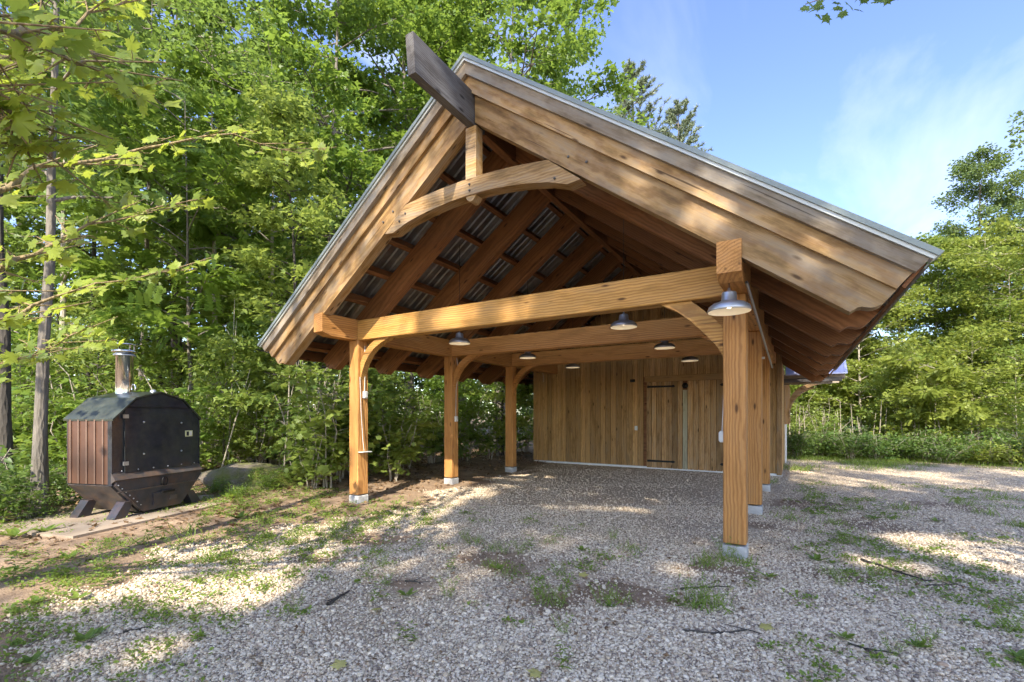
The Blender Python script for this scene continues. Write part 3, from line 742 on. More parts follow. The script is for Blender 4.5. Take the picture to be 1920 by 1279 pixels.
for i in range(4):
    beam('indicator', eb, (-6.55 + i*.055, WY - .10, 2.71), (-6.55 + i*.055, WY - .104, 2.71), .018, .018, M_CORD, (1, 0, 0), .002)
cord('cord', shed, [(-6.40, WY - .03, 2.66), (-6.37, WY - .03, 2.5), (-6.385, WY - .03, 2.36)], .005, M_CORD)
# side wall of the shed towards the yard, with a white door
x = WY + .06
side = put('side_wall', None, None, shed, Matrix.Translation((SXR, 15, 0)))
while x < 18.9:
    if not (15.5 < x < 16.4):
        beam('wall_board', side, (SXR - .012, x + bw/2, .05), (SXR - .012, x + bw/2, 2.62), bw - .005, .024, W_WALL, (0, 1, 0), .003)
    x += bw
put('wall_backing', prism_mesh('wall_backing', [(WY + .1, 0), (18.9, 0), (18.9, 2.6), (WY + .1, 2.6)], .026, .09), W_RIDGE, side, frame((SXR, 0, 0), (0, 1, 0), (-1, 0, 0)))
wd = beam('side_door', shed, (SXR + .012, 15.95, .03), (SXR + .012, 15.95, 2.05), .90, .05, M_WHITE, (0, 1, 0), .004)
put('left_wall', prism_mesh('left_wall', [(WY + .1, 0), (18.9, 0), (18.9, 2.6), (WY + .1, 2.6)], 0, .09), W_WALL, shed, frame((SXL + .09, 0, 0), (0, 1, 0), (-1, 0, 0)))
put('rear_wall', prism_mesh('rear_wall', [(SXL, 0), (SXR, 0), (SXR, 2.6), (X0, wall_top(X0)), (SXL, 2.6)], 18.9, 19.0), W_WALL, shed)
for s in (0, 1):
    a, b = on_side(s, YB + .04, 19.2)
    put('rear_roof', prism_mesh('rear_roof', [(plumb(-.22, 0), -.22), (4.25, -.22), (4.25, -.10), (plumb(-.10, 0), -.10)], a, b), M_ROOF, shed, side_frame(s))
# entry canopy on brackets beside the shed
CY = 14.55
can = put('entry_canopy', None, None, shed, Matrix.Translation((.3, CY, 2.3)))
beam('canopy_beam', can, (SXR, CY, 2.40), (1.06, CY, 2.40), .14, .15, W_FASCIA, (0, 1, 0))
beam('canopy_beam', can, (SXR, CY + 1.9, 2.40), (1.06, CY + 1.9, 2.40), .14, .15, W_FASCIA, (0, 1, 0))
beam('canopy_fascia', can, (SXR, CY - .09, 2.31), (1.0, CY - .09, 2.31), .03, .10, W_RIDGE, (0, 1, 0), .002)
beam('canopy_rail', can, (SXR, CY + .02, 2.255), (.80, CY + .02, 2.255), .12, .10, W_FASCIA, (0, 1, 0))
for y in (CY, CY + 1.9):
    beam('canopy_post', can, (SXR + .07, y, 1.15), (SXR + .07, y, 2.20), .12, .12, W_GABLE, (0, 1, 0))
    me = brace_mesh.copy(); me.materials.clear()
    put('bracket', me, W_GABLE, can, frame((SXR + .13, y, 2.205), (1, 0, 0), (0, 1, 0)) @ Matrix.Scale(1.05, 4))
rp_ = [(CY - .22, 2.44), (CY + .95, 3.25), (CY + 2.12, 2.44), (CY + 2.12, 2.47), (CY + .95, 3.29), (CY - .22, 2.47)]
put('canopy_roof', prism_mesh('canopy_roof', rp_, 0, 1.34), M_CANOPY_ROOF, can, frame((1.10, 0, 0), (0, 1, 0), (-1, 0, 0)))
for i in range(6):
    xx = SXR + .05 + i*.255
    beam('roof_rib', can, (xx, CY - .225, 2.478), (xx, CY + .94, 3.293), .022, .022, M_CANOPY_ROOF, (1, 0, 0), .002)

# ------------------------------------------------------------------ outdoor wood furnace on its slab
FP = np.array([-7.62, 2.50, 0.0]); FD = np.array([-.333, .943, 0.0]); FD /= np.linalg.norm(FD)
FB = np.array([-FD[1], FD[0], 0.0])            # backwards, away from the front face
FM = frame(FP, FD, FB)                          # local x along the front, y to the back, z up
furn = thing('wood_furnace', 'black outdoor wood furnace with brown ribbed sides and a shiny steel chimney', 'furnace', tuple(FP + FD*.65 + FB*.38))
FW, FDEP = 1.30, .76
out = [(0, .476), (.35, .08), (.95, .08), (1.30, .476), (1.30, 1.35), (1.01, 1.62), (.65, 1.715), (.29, 1.62), (0, 1.35)]
put('body', prism_mesh('body', out, .0, FDEP), M_FBLACK, furn, FM)
roofp = [(-.025, 1.345), (.282, 1.637), (.65, 1.736), (1.018, 1.637), (1.325, 1.345), (1.322, 1.322), (1.011, 1.622), (.65, 1.718), (.289, 1.622), (-.022, 1.322)]
put('roof', prism_mesh('roof', roofp[::-1], -.035, FDEP + .03), M_FROOF, furn, FM)
gab = [(.19, 1.508), (1.11, 1.508), (1.0, 1.61), (.65, 1.705), (.30, 1.61)]
put('gable_panel', prism_mesh('gable_panel', gab, -.018, .0), M_FBLACK, furn, FM)
fdoor = put('door', prism_mesh('door', [(.145, .625), (1.165, .625), (1.165, 1.49), (.145, 1.49)], -.022, -.002), M_FBLACK, furn, FM)
for z in (.75, 1.38):
    put('hinge', prism_mesh('hinge', [(.115, z - .025), (.185, z - .025), (.185, z + .025), (.115, z + .025)], -.034, -.0225), M_ALU, fdoor, FM)
bolt = lathe_mesh('bolt', [(0, 0), (.014, 0), (.012, .01), (0, .013)], 8)
for x, z in ((.40, 1.30), (.98, 1.28), (.40, .86), (.98, .86)):
    put('bolt', bolt, M_ALU, fdoor, FM @ frame((x, -.022, z), (1, 0, 0), (0, 0, 1)))
lt = put('latch_plate', prism_mesh('latch_plate', [(1.045, 1.07), (1.165, 1.07), (1.165, 1.16), (1.045, 1.16)], -.030, -.0225), M_CREAM, fdoor, FM)
put('latch_slot', prism_mesh('latch_slot', [(1.06, 1.082), (1.10, 1.082), (1.10, 1.148), (1.06, 1.148)], -.034, -.0305), M_FBLACK, fdoor, FM)
put('latch_stripe', prism_mesh('latch_stripe', [(1.115, 1.082), (1.15, 1.082), (1.15, 1.148), (1.115, 1.148)], -.033, -.0305), M_BOX, fdoor, FM)
# rusty ledge and lower ash box
lm = frame(FP, FD, FB)
led = put('ledge', mesh_from('ledge', [(-.02, 0, .64), (1.31, 0, .64), (1.31, -.07, .545), (-.02, -.07, .545), (-.02, 0, .50), (1.31, 0, .50)],
      [(0, 3, 2, 1), (3, 4, 5, 2), (0, 4, 3), (1, 2, 5), (0, 1, 5, 4)]), M_RUSTL, furn, FM)
low = put('lower_panel', prism_mesh('lower_panel', [(.01, .47), (.36, .072), (.94, .072), (1.29, .47), (1.29, .53), (.01, .53)], -.055, -.002), M_RUST, furn, FM)
put('seam_rail', prism_mesh('seam_rail', [(.02, .375), (1.27, .375), (1.27, .392), (.02, .392)], -.067, -.0555), M_RUSTL, furn, FM)
ash = put('ash_door', prism_mesh('ash_door', [(.50, .13), (.86, .13), (.86, .30), (.50, .30)], -.073, -.0555), M_RUST, furn, FM)
put('ash_handle', prism_mesh('ash_handle', [(.62, .285), (.80, .285), (.80, .315), (.62, .315)], -.105, -.074), M_IRON, ash, FM)
put('ash_catch', prism_mesh('ash_catch', [(.74, .17), (.85, .17), (.85, .23), (.74, .23)], -.085, -.074), M_RUSTL, ash, FM)
ringp = [(.665 + .042*math.cos(a), -.080, .45 + .06*math.sin(a)) for a in np.linspace(0, 2*math.pi, 17)]
v, t = tube_arrays(ringp, [.009]*17, 6); put('pull_ring', tri_mesh('pull_ring', v, t, smooth=True), M_IRON, furn, FM)
rim = lathe_mesh('rivet', [(0, 0), (.010, 0), (.008, .007), (0, .009)], 6)
for k in range(7):
    put('rivet', rim, M_ALU, furn, FM @ frame((.03 + .05*k, -.056, .455 - .051*k + .02), (1, 0, 0), (0, 0, 1)))
for k in range(6):
    put('rivet', rim, M_ALU, furn, FM @ frame((.10 + .22*k, -.0035 - .02, .655), (1, 0, 0), (0, 0, 1)))
# brown ribbed side sheets
for sx, nm in ((-.012, 'near'), (FW + .002, 'far')):
    sd = put('side_panel', prism_mesh('side_panel', [(0.06, .49), (FDEP - .03, .49), (FDEP - .03, 1.34), (.06, 1.34)], 0, .010), M_FBROWN, furn, FM @ frame((sx + .010, 0, 0), (0, 1, 0), (-1, 0, 0)))
    for k in range(5):
        yy = .12 + k*.135
        put('rib', prism_mesh('rib', [(yy, .492), (yy + .022, .492), (yy + .022, 1.338), (yy, 1.338)], 0.0102, .022), M_FBROWN2, sd, FM @ frame((sx + .010, 0, 0), (0, 1, 0), (-1, 0, 0)) if sx < 0 else FM @ frame((sx + .032, 0, 0), (0, 1, 0), (-1, 0, 0)))
    put('corner_trim', prism_mesh('corner_trim', [(-.01, .47), (.058, .47), (.058, 1.36), (-.01, 1.36)], 0, .016), M_FBLACK, furn, FM @ frame((sx + .012, 0, 0), (0, 1, 0), (-1, 0, 0)))
# lower flared sheets along the chamfers
for x0, x1, z0, z1 in ((0, .35, .476, .08), (1.30, .95, .476, .08)):
    dx, dz = (x1 - x0), (z1 - z0); nrm = Vector((dz if x0 == 0 else -dz, 0, -abs(dx))).normalized()
    M = FM @ frame((x0 + nrm.x*.008, .03, z0 + nrm.z*.008), (dx, 0, dz), (0, 1, 0))
    L = math.hypot(dx, dz)
    v = [(0, 0, -.004), (L, 0, -.004), (L, FDEP - .06, -.004), (0, FDEP - .06, -.004), (0, 0, .004), (L, 0, .004), (L, FDEP - .06, .004), (0, FDEP - .06, .004)]
    put('flare_panel', mesh_from('flare_panel', v, [(0, 3, 2, 1), (4, 5, 6, 7), (0, 1, 5, 4), (1, 2, 6, 5), (2, 3, 7, 6), (3, 0, 4, 7)]), M_RUSTL, furn, M)
# splayed legs
for sx in (0, 1):
    for y in (.03, FDEP - .12):
        xo = .28 if sx == 0 else FW - .28
        d = -1 if sx == 0 else 1
        leg = [(xo + d*.04, .24), (xo + d*.15, .24), (xo + d*.28, .05), (xo + d*.29, 0.028), (xo + d*.13, 0.028)]
        if sx == 1: leg = leg[::-1]
        put('leg', prism_mesh('leg', leg[::-1], y - .07, y + .07), M_RUST, furn, FM)
# chimney
cx, cy = .65, .62
ch = put('chimney', lathe_mesh('chimney', [(.115, 1.66), (.110, 1.70), (.108, 2.30), (.150, 2.31), (.152, 2.345), (.118, 2.35), (.0, 2.352)], 28), M_STEEL, furn, FM @ Matrix.Translation((cx, cy, 0)))
put('chimney_cap', lathe_mesh('chimney_cap', [(0, 2.465), (.10, 2.455), (.155, 2.438), (.165, 2.425), (.155, 2.42), (0, 2.425)], 28), M_STEEL, ch, FM @ Matrix.Translation((cx, cy, 0)))
put('chimney_band', lathe_mesh('chimney_band', [(.112, 2.26), (.132, 2.262), (.132, 2.285), (.112, 2.287)], 28), M_ALU, ch, FM @ Matrix.Translation((cx, cy, 0)))
for k in range(4):
    a = k*math.pi/2 + .4
    beam('cap_bracket', ch, FM @ Vector((cx + .13*math.cos(a), cy + .13*math.sin(a), 2.345)), FM @ Vector((cx + .13*math.cos(a), cy + .13*math.sin(a), 2.43)), .02, .006, M_STEEL, (0, 1, 0), .001)
eye = [(.62 + .0, .42 + .035*math.cos(a), 1.79 + .05*math.sin(a)) for a in np.linspace(-.6, math.pi + .6, 12)]
v, t = tube_arrays(eye, [.012]*12, 6); put('lifting_eye', tri_mesh('lifting_eye', v, t, smooth=True), M_STEEL, furn, FM)
put('vent_knob', lathe_mesh('vent_knob', [(.04, 1.71), (.04, 1.75), (.02, 1.765), (0, 1.77)], 14), M_ALU, furn, FM @ Matrix.Translation((.66, .12, 0)))
# concrete slab
sl = FM @ Vector((.65, .3, 0))
pad = put('furnace_slab', mesh_from('furnace_slab', *(lambda P: (P + [(x, y, .03) for x, y, z in P], [(7, 6, 5, 4)[::-1]] + [(i, (i+1) % 4, (i+1) % 4 + 4, i + 4) for i in range(4)]))(
    [tuple(FM @ Vector(p)) for p in ((-.75, -.42, -.02), (1.95, -.5, -.02), (1.75, 1.2, -.02), (-.7, 1.15, -.02))])), M_PAD)
tag(pad, 'flat tan concrete slab under the black furnace', 'slab')

# ------------------------------------------------------------------ mossy boulder
def boulder():
    import bmesh
    bm = bmesh.new(); bmesh.ops.create_icosphere(bm, subdivisions=4, radius=1.0)
    from mathutils import noise
    for v in bm.verts:
        p = v.co.copy()
        n = noise.noise(p*1.3)*.34 + noise.noise(p*2.9)*.16 + noise.noise(p*7)*.07 + noise.noise(p*15)*.03
        v.co = p*(1 + n)
        v.co.x *= .95; v.co.y *= .62; v.co.z *= .42
        if v.co.z > .2: v.co.z = .2 + (v.co.z - .2)*.85
    m = bpy.data.meshes.new('mossy_boulder'); bm.to_mesh(m); bm.free()
    m.polygons.foreach_set('use_smooth', [True]*len(m.polygons))
    mt, nd, lk, o = new_mat('boulder')
    tc = N(nd, 'ShaderNodeTexCoord')
    nz = N(nd, 'ShaderNodeTexNoise', i_Scale=5.0, i_Detail=8.0, i_Roughness=.7); lk.new(tc.outputs['Object'], nz.inputs['Vector'])
    r = ramp(nd, [(.3, (.07, .055, .042)), (.7, (.22, .18, .135))]); lk.new(nz.outputs['Fac'], r.inputs[0])
    n2 = N(nd, 'ShaderNodeTexNoise', i_Scale=1.7, i_Detail=6.0, i_Roughness=.65); lk.new(tc.outputs['Object'], n2.inputs['Vector'])
    r2 = ramp(nd, [(.40, (0, 0, 0)), (.58, (1, 1, 1))]); lk.new(n2.outputs['Fac'], r2.inputs[0])
    c = mixc(nd, lk, r2.outputs[0], r.outputs[0], (.12, .13, .022))
    bs = N(nd, 'ShaderNodeBsdfPrincipled', i_Roughness=.95); lk.new(c, bs.inputs['Base Color'])
    n3 = N(nd, 'ShaderNodeTexNoise', i_Scale=28.0, i_Detail=6.0); lk.new(tc.outputs['Object'], n3.inputs['Vector'])
    bmp = N(nd, 'ShaderNodeBump', i_Strength=.8, i_Distance=.03); lk.new(n3.outputs['Fac'], bmp.inputs['Height']); lk.new(bmp.outputs[0], bs.inputs['Normal'])
    lk.new(bs.outputs[0], o.inputs[0])
    m.materials.append(mt)
    return m
rock = put('mossy_boulder', boulder(), None, None, frame((-8.72, 5.1, .07), (RGT[0], RGT[1], 0), (FWD[0], FWD[1], 0)))
tag(rock, 'low mossy boulder half buried in leaves right of the furnace', 'boulder')

# ------------------------------------------------------------------ foliage builders
LEAF4 = (np.array([(0, 0, 0), (-.46, .34, -.05), (-.14, .52, .03), (0, 1, -.08), (.14, .52, .03), (.46, .34, -.05)]), np.array([(0, 2, 1), (0, 3, 2), (0, 4, 3), (0, 5, 4)]))
_o = [(0, 0), (-.12, -.07), (-.34, -.10), (-.30, .08), (-.52, .24), (-.40, .33), (-.60, .55), (-.36, .52), (-.26, .62), (-.20, .52), (-.15, .74), (-.07, .72), (0, 1.0),
      (.07, .72), (.15, .74), (.20, .52), (.26, .62), (.36, .52), (.60, .55), (.40, .33), (.52, .24), (.30, .08), (.34, -.10), (.12, -.07)]
LEAF_MAPLE = (np.array([(0, .3, .05)] + [(x, y, -.12*(x*x) - .05*y*y) for x, y in _o]), np.array([(0, 1 + (i+1) % 24, 1 + i) for i in range(24)]))
LEAF2 = (np.array([(0, 0, 0), (-.26, .45, .06), (0, 1, -.06), (.26, .45, .06)]), np.array([(0, 2, 1), (0, 3, 2)]))
LEAF_OVAL = (np.array([(0, 0, 0), (-.33, .35, .04), (-.2, .75, .02), (0, 1, -.04), (.2, .75, .02), (.33, .35, .04)]), np.array([(0, 2, 1), (0, 3, 2), (0, 4, 3), (0, 5, 4)]))
# compound leaf: leaflets along a drooping rachis
def compound(nl=7, w=.17, ll=.34):
    v, f = [], []
    for i in range(nl):
        y = .15 + .8*i/(nl - 1)
        for sx in (-1, 1):
            k = len(v); z = -.22*y*y
            v += [(0, y, z), (sx*ll*.5, y + .03 - w*.5, z + .01), (sx*ll, y + .12, z - .03), (sx*ll*.5, y + .10 + w*.5, z + .01)]
            f += [(k, k+1, k+2), (k, k+2, k+3)] if sx > 0 else [(k, k+2, k+1), (k, k+3, k+2)]
    return np.array(v), np.array(f)
LEAF_COMP = compound()
LEAF_NEEDLE = None

def leaf_cloud(name, P, Nn, D, S, tmpl, var):
    """one mesh of many leaves: P positions, Nn normals, D pointing directions, S sizes"""
    V, T = tmpl
    Nn = Nn / (np.linalg.norm(Nn, axis=1)[:, None] + 1e-9)
    D = D - Nn * (D*Nn).sum(1)[:, None]; D /= np.linalg.norm(D, axis=1)[:, None] + 1e-9
    X = np.cross(D, Nn)
    vv = P[:, None, :] + S[:, None, None] * (V[None, :, 0:1]*X[:, None, :] + V[None, :, 1:2]*D[:, None, :] + V[None, :, 2:3]*Nn[:, None, :])
    k = len(V); tt = T[None] + (np.arange(len(P))*k)[:, None, None]
    return tri_mesh(name, vv.reshape(-1, 3), tt.reshape(-1, 3), np.repeat(var, k))

def spray_leaves(rng, C, Dm, n, rad, flat, size, up=1.0, jit=.45, droop=.25, sizevar=.25):
    """n leaves round every spray centre C, laid in flat sheets"""
    m = len(C)
    off = rng.normal(0, 1, (m, n, 3)); off /= np.linalg.norm(off, axis=2)[:, :, None]
    off *= (rng.random((m, n, 1))**.5) * (rad[:, None, None] if np.ndim(rad) else rad)
    off[:, :, 2] *= flat
    out = off.copy(); out[:, :, 2] = 0
    Pl = C[:, None, :] + off
    Pl[:, :, 2] -= droop * (off[:, :, :2]**2).sum(2) / (np.max(rad) + 1e-6)
    Nn = np.zeros_like(Pl); Nn[:, :, 2] = up; Nn += rng.normal(0, jit, Nn.shape)
    D = out + Dm[:, None, :]*.5*np.mean(rad) + rng.normal(0, .25*np.mean(rad), out.shape); D[:, :, 2] -= .15*np.mean(rad)
    S = size * (1 + rng.normal(0, sizevar, (m, n))).clip(.4, 1.7)
    cv = rng.random((m, 1))*.5 + rng.random((m, n))*.5
    return Pl.reshape(-1, 3), Nn.reshape(-1, 3), D.reshape(-1, 3), S.ravel(), cv.ravel()

def gen_tree(seed, H, base, R, r0, nlimb=34, nsub=7, nleaf=16, size=.12, tmpl=LEAF4, shape='round', rise=.45, flat=.28, spray=.5, jit=.6, tilt=0.03, twigs=True):
    rng = np.random.default_rng(seed)
    tb = Tubes()
    zs = np.linspace(0, H, 10); lean = rng.normal(0, tilt, 2)
    wob = np.cumsum(rng.normal(0, .012*H/6, (10, 2)), axis=0); wob -= wob[0]
    tp = np.column_stack([wob[:, 0] + lean[0]*zs, wob[:, 1] + lean[1]*zs, zs]); tp[0, 2] = -.15
    rad = r0*(1 - .93*(zs/H)**.9); rad[0] *= 1.35
    tb.add(tp, rad, 9)
    Cs, Ds, Rs = [], [], []
    for i in range(nlimb):
        t = (i + rng.random())/nlimb; h = base + (H*.985 - base)*t
        prof = {'round': math.sqrt(max(.02, 1 - (2*(t - .42)/1.18)**2)), 'cone': 1.02 - .9*t, 'column': .75 + .35*math.sin(math.pi*t) - .45*t, 'umbrella': .5 + .6*t, 'open': .7 + .3*math.sin(3*t)}[shape]
        L = R*prof*rng.uniform(.65, 1.1)
        az = i*2.39996 + rng.normal(0, .4)
        b = np.array([np.interp(h, zs, tp[:, k]) for k in range(3)])
        dirv = np.array([math.cos(az), math.sin(az), 0])
        el = rise*rng.uniform(.4, 1.4)*(1.1 if t > .7 else 1.0)
        s = np.linspace(0, 1, 6)[:, None]
        path = b + dirv*L*s + np.array([0, 0, 1.0])*L*el*(s - .35*s*s) + rng.normal(0, .035*L, (6, 3))*s
        rl = max(.012, np.interp(h, zs, rad)*.5)
        tb.add(path, rl*(1 - .85*s[:, 0]) + .004, 5)
        for j in range(nsub):
            q = .28 + .72*(j + rng.random())/nsub
            pq = np.array([np.interp(q, s[:, 0], path[:, k]) for k in range(3)])
            sidea = az + rng.choice([-1, 1])*rng.uniform(.5, 1.2)
            sl = L*(.42*(1.15 - q) + .08)*rng.uniform(.6, 1.2)
            e = pq + np.array([math.cos(sidea), math.sin(sidea), rng.uniform(-.05, .45)])*sl
            if twigs: tb.add(np.array([pq, (pq + e)/2 + rng.normal(0, .03*sl, 3), e]), [rl*.28 + .003, rl*.16 + .003, .003], 3)
            for w in (.55, 1.0):
                Cs.append(pq + (e - pq)*w); Ds.append(np.array([math.cos(sidea), math.sin(sidea), 0])); Rs.append(spray*rng.uniform(.7, 1.25))
    C, Dm, Rr = np.array(Cs), np.array(Ds), np.array(Rs)
    P, Nn, D, S, var = spray_leaves(rng, C, Dm, nleaf, Rr, flat, size, jit=jit)
    P[:, 2] = np.maximum(P[:, 2], .05)
    return tb.mesh('trunk'), leaf_cloud('crown', P, Nn, D, S, tmpl, var)

def gen_shrub(seed, H, R, nst=7, nleaf=22, size=.10, tmpl=LEAF4, per=9, flat=.4, spray=.3, jit=.5):
    rng = np.random.default_rng(seed); tb = Tubes(); Cs, Ds, Rs = [], [], []
    for i in range(nst):
        az = rng.random()*6.28; L = H*rng.uniform(.6, 1.05); o = rng.uniform(.25, 1.0)*R
        s = np.linspace(0, 1, 6)[:, None]; d = np.array([math.cos(az), math.sin(az), 0])
        path = d*R*.12 + d*o*(s**1.4) + np.array([0, 0, L])*s + rng.normal(0, .03*L, (6, 3))*s
        path[0, 2] = -.05
        tb.add(path, .004 + .008*H*(1 - .8*s[:, 0]), 5)
        for j in range(per):
            q = .18 + .82*(j + rng.random())/per
            pq = np.array([np.interp(q, s[:, 0], path[:, k]) for k in range(3)])
            a2 = rng.random()*6.28; e = pq + np.array([math.cos(a2), math.sin(a2), .25])*R*rng.uniform(.2, .55)
            tb.add(np.array([pq, e]), [.004, .002], 3)
            Cs.append(e); Ds.append(np.array([math.cos(a2), math.sin(a2), 0])); Rs.append(spray*rng.uniform(.7, 1.3))
    P, Nn, D, S, var = spray_leaves(rng, np.array(Cs), np.array(Ds), nleaf, np.array(Rs), flat, size, jit=jit)
    P[:, 2] = np.maximum(P[:, 2], .03)
    return tb.mesh('stem'), leaf_cloud('foliage', P, Nn, D, S, tmpl, var)

def gen_pine(seed, H, base, R, r0):
    rng = np.random.default_rng(seed); tb = Tubes()
    zs = np.linspace(0, H, 8); tp = np.column_stack([np.zeros(8), np.zeros(8), zs]); tb.add(tp, r0*(1 - .95*zs/H) + .01, 8)
    P, Nn, D, S = [], [], [], []
    nl = 64
    for i in range(nl):
        t = (i + rng.random())/nl; h = base + (H - base)*t; az = rng.random()*6.28
        L = R*(1.02 - t)**.7*rng.uniform(.5, 1.15) + .3; d = np.array([math.cos(az), math.sin(az), 0])
        s = np.linspace(0, 1, 5)[:, None]; path = np.array([0, 0, h]) + d*L*s + np.array([0, 0, 1])*L*(.25*s + .45*s*s)*rng.uniform(.5, 1.3)
        tb.add(path, .05*(1 - .8*s[:, 0])*(1 - .6*t) + .008, 4)
        for j in range(9):
            q = .3 + .7*(j + rng.random())/9; pq = np.array([np.interp(q, s[:, 0], path[:, k]) for k in range(3)])
            a2 = az + rng.normal(0, .9); e = pq + np.array([math.cos(a2), math.sin(a2), rng.uniform(.1, .9)])*L*.22*rng.uniform(.4, 1.3)
            n = 44; w = rng.random((n, 1)); c = pq + (e - pq)*w
            dd = rng.normal(0, 1, (n, 3)); dd /= np.linalg.norm(dd, axis=1)[:, None]; dd += (e - pq)/np.linalg.norm(e - pq)*.8 + np.array([0, 0, .35])
            P.append(c); D.append(dd); Nn.append(rng.normal(0, 1, (n, 3))); S.append(rng.uniform(.18, .34, n))
    P, D, Nn, S = map(np.concatenate, (P, D, Nn, S))
    tm = (np.array([(-.09, 0, 0), (.09, 0, 0), (0, 1, 0)]), np.array([(0, 1, 2)]))
    return tb.mesh('trunk'), leaf_cloud('crown', P, Nn, D, S, tm, rng.random(len(P)))

PN = {'trunk': 'trunk', 'crown': 'crown'}
def plant(name, arche, loc, rot, sc, bark, leaf, label, cat='tree', group=None, names=('trunk', 'crown'), scz=None, tilt=(0, 0)):
    z = float(ground_z(np.array(loc[0]), np.array(loc[1])))
    M = Matrix.Translation((loc[0], loc[1], z)) @ Matrix.Rotation(tilt[0], 4, 'X') @ Matrix.Rotation(tilt[1], 4, 'Y') @ Matrix.Rotation(rot, 4, 'Z') @ Matrix.Diagonal((sc, sc, scz or sc, 1))
    o = put(name, None, M=M); tag(o, label, cat, group)
    for nm, me, mt in ((names[0], arche[0], bark), (names[1], arche[1], leaf)):
        key = me.name + '|' + mt.name
        if key not in MESHV:
            if me.materials and me.materials[0] is not mt:
                c = me.copy(); c.materials.clear(); c.materials.append(mt); MESHV[key] = c
            else:
                if not me.materials: me.materials.append(mt)
                MESHV[key] = me
        put(nm, MESHV[key], None, o, M)
    return o
MESHV = {}

# ------------------------------------------------------------------ tree kinds
BIG = [gen_tree(11, 16, 3.6, 4.3, .19, 44, 8, 44, .16), gen_tree(12, 17, 3.0, 4.0, .21, 44, 8, 44, .16, shape='column', rise=.7), gen_tree(13, 15, 4.5, 4.4, .17, 34, 8, 26, .15, shape='open', rise=.55)]
MID = [gen_tree(21, 8, 1.2, 2.2, .065, 32, 6, 24, .13), gen_tree(22, 8.5, .9, 2.0, .06, 34, 6, 22, .13, shape='cone', rise=.4, flat=.4), gen_tree(23, 7.5, 1.6, 2.4, .07, 30, 6, 24, .13, shape='open', rise=.45, flat=.5)]
SAP = [gen_tree(31, 4.2, .35, 1.3, .03, 22, 5, 18, .115, flat=.5, rise=.4), gen_tree(32, 3.6, .3, 1.2, .025, 20, 5, 18, .125, shape='open', flat=.5, rise=.4)]
ASH = [gen_tree(41, 9, 2.2, 2.2, .06, 26, 5, 7, .36, LEAF_COMP, 'open', .6, .4, .5), gen_tree(42, 7, 1.2, 2.0, .05, 24, 5, 7, .36, LEAF_COMP, 'round', .5, .35, .5)]
POP = [gen_tree(51, 13.5, 2.5, 2.3, .14, 50, 8, 34, .10, LEAF_OVAL, 'column', .9, .7, .42, jit=.9), gen_tree(52, 12, 2.0, 2.5, .13, 48, 8, 34, .10, LEAF_OVAL, 'round', .8, .7, .42, jit=.9)]
SUM = [gen_tree(61, 3.6, 1.1, 1.5, .045, 10, 5, 9, .28, LEAF_COMP, 'umbrella', .35, .4, .42, jit=.85), gen_tree(62, 4.6, 1.4, 1.7, .05, 12, 5, 9, .28, LEAF_COMP, 'umbrella', .4, .4, .42, jit=.85), gen_tree(63, 5.6, 1.0, 1.8, .05, 17, 5, 9, .28, LEAF_COMP, 'round', .45, .55, .5, jit=.9)]
SHR = [gen_shrub(71, 1.0, .75, 9, 16, .085), gen_shrub(72, .85, .8, 9, 16, .08, LEAF_OVAL), gen_shrub(73, 1.15, .7, 8, 18, .085, LEAF_OVAL)]
SHM = [gen_shrub(81, 1.9, .8, 6, 12, .13, LEAF_MAPLE, 8, .3, .32), gen_shrub(82, 1.5, .7, 6, 12, .12, LEAF_MAPLE, 8, .3, .3), gen_shrub(83, 2.4, .9, 6, 16, .115, LEAF4, 9, .3, .36)]
SLIM = gen_tree(25, 11, 4.2, 1.5, .085, 22, 5, 12, .13, shape='open', rise=.5)
PINE = [gen_pine(91, 25.5, 15, 3.2, .3), gen_pine(92, 25, 17, 2.3, .26)]

tr = random.Random(5)
# big trees of the wood on the left, one by one
big_list = [
 (BIG[1], 328, 15.5, 1.0, 1.00, M_BARKD, L_UNDER, 'tall dark trunked tree rising behind the furnace against sky gaps'),
 (BIG[0], 610, 15.5, .4, 1.05, M_BARK, L_MAPLE, 'big bright maple left of the carport gable'),
 (BIG[1], 770, 20.0, 3.3, 1.20, M_BARK, L_MAPLE, 'tall maple directly behind the carport ridge beam'),
 (BIG[0], 935, 19.5, 5.0, 1.22, M_BARK, L_MAPLE, 'rounded maple crown right of the gable peak beside open sky'),
 (BIG[0], 870, 22.0, 2.2, 1.22, M_BARK, L_MAPLE, 'dense maple behind the gable, just right of the ridge beam'),
 (BIG[2], 40, 16.0, .7, 1.05, M_BARKD, L_UNDER, 'tree deep in the wood at the left edge'),
 (BIG[2], 560, 23.0, 1.9, 1.0, M_BARK, L_UNDER, 'open crowned tree far behind the left eave'),
 (BIG[2], -120, 12.0, 3.0, 1.0, M_BARK, L_UNDER, 'tree at the far left margin behind the near maple'),
 (BIG[2], 700, 27.0, 5.2, 1.15, M_BARKD, L_MAPLE, 'maple in the second row behind the carport roof'),
]
for arche, u, d, r, s, bk, lf, lab in big_list:
    plant('tall_tree', arche, spot(u, d), r, s, bk, lf, lab, 'tree', 'tall trees of the wood')
plant('slender_tree', SLIM, (-8.95, 2.12, 0), 1.2, 1.0, M_BARK, L_UNDER, 'grey trunked tree standing left of the furnace', 'tree', 'slender trees at the wood edge')
plant('slender_tree', SLIM, spot(12, 7.2), 3.2, 1.1, M_BARKD, L_UNDER, 'dark trunk cut by the left edge of the picture', 'tree', 'slender trees at the wood edge')
plant('slender_tree', ASH[0], spot(364, 11.0), .3, 1.0, M_BARK, L_MAPLE, 'slender ash with feathery leaves behind the furnace', 'tree', 'slender trees at the wood edge')
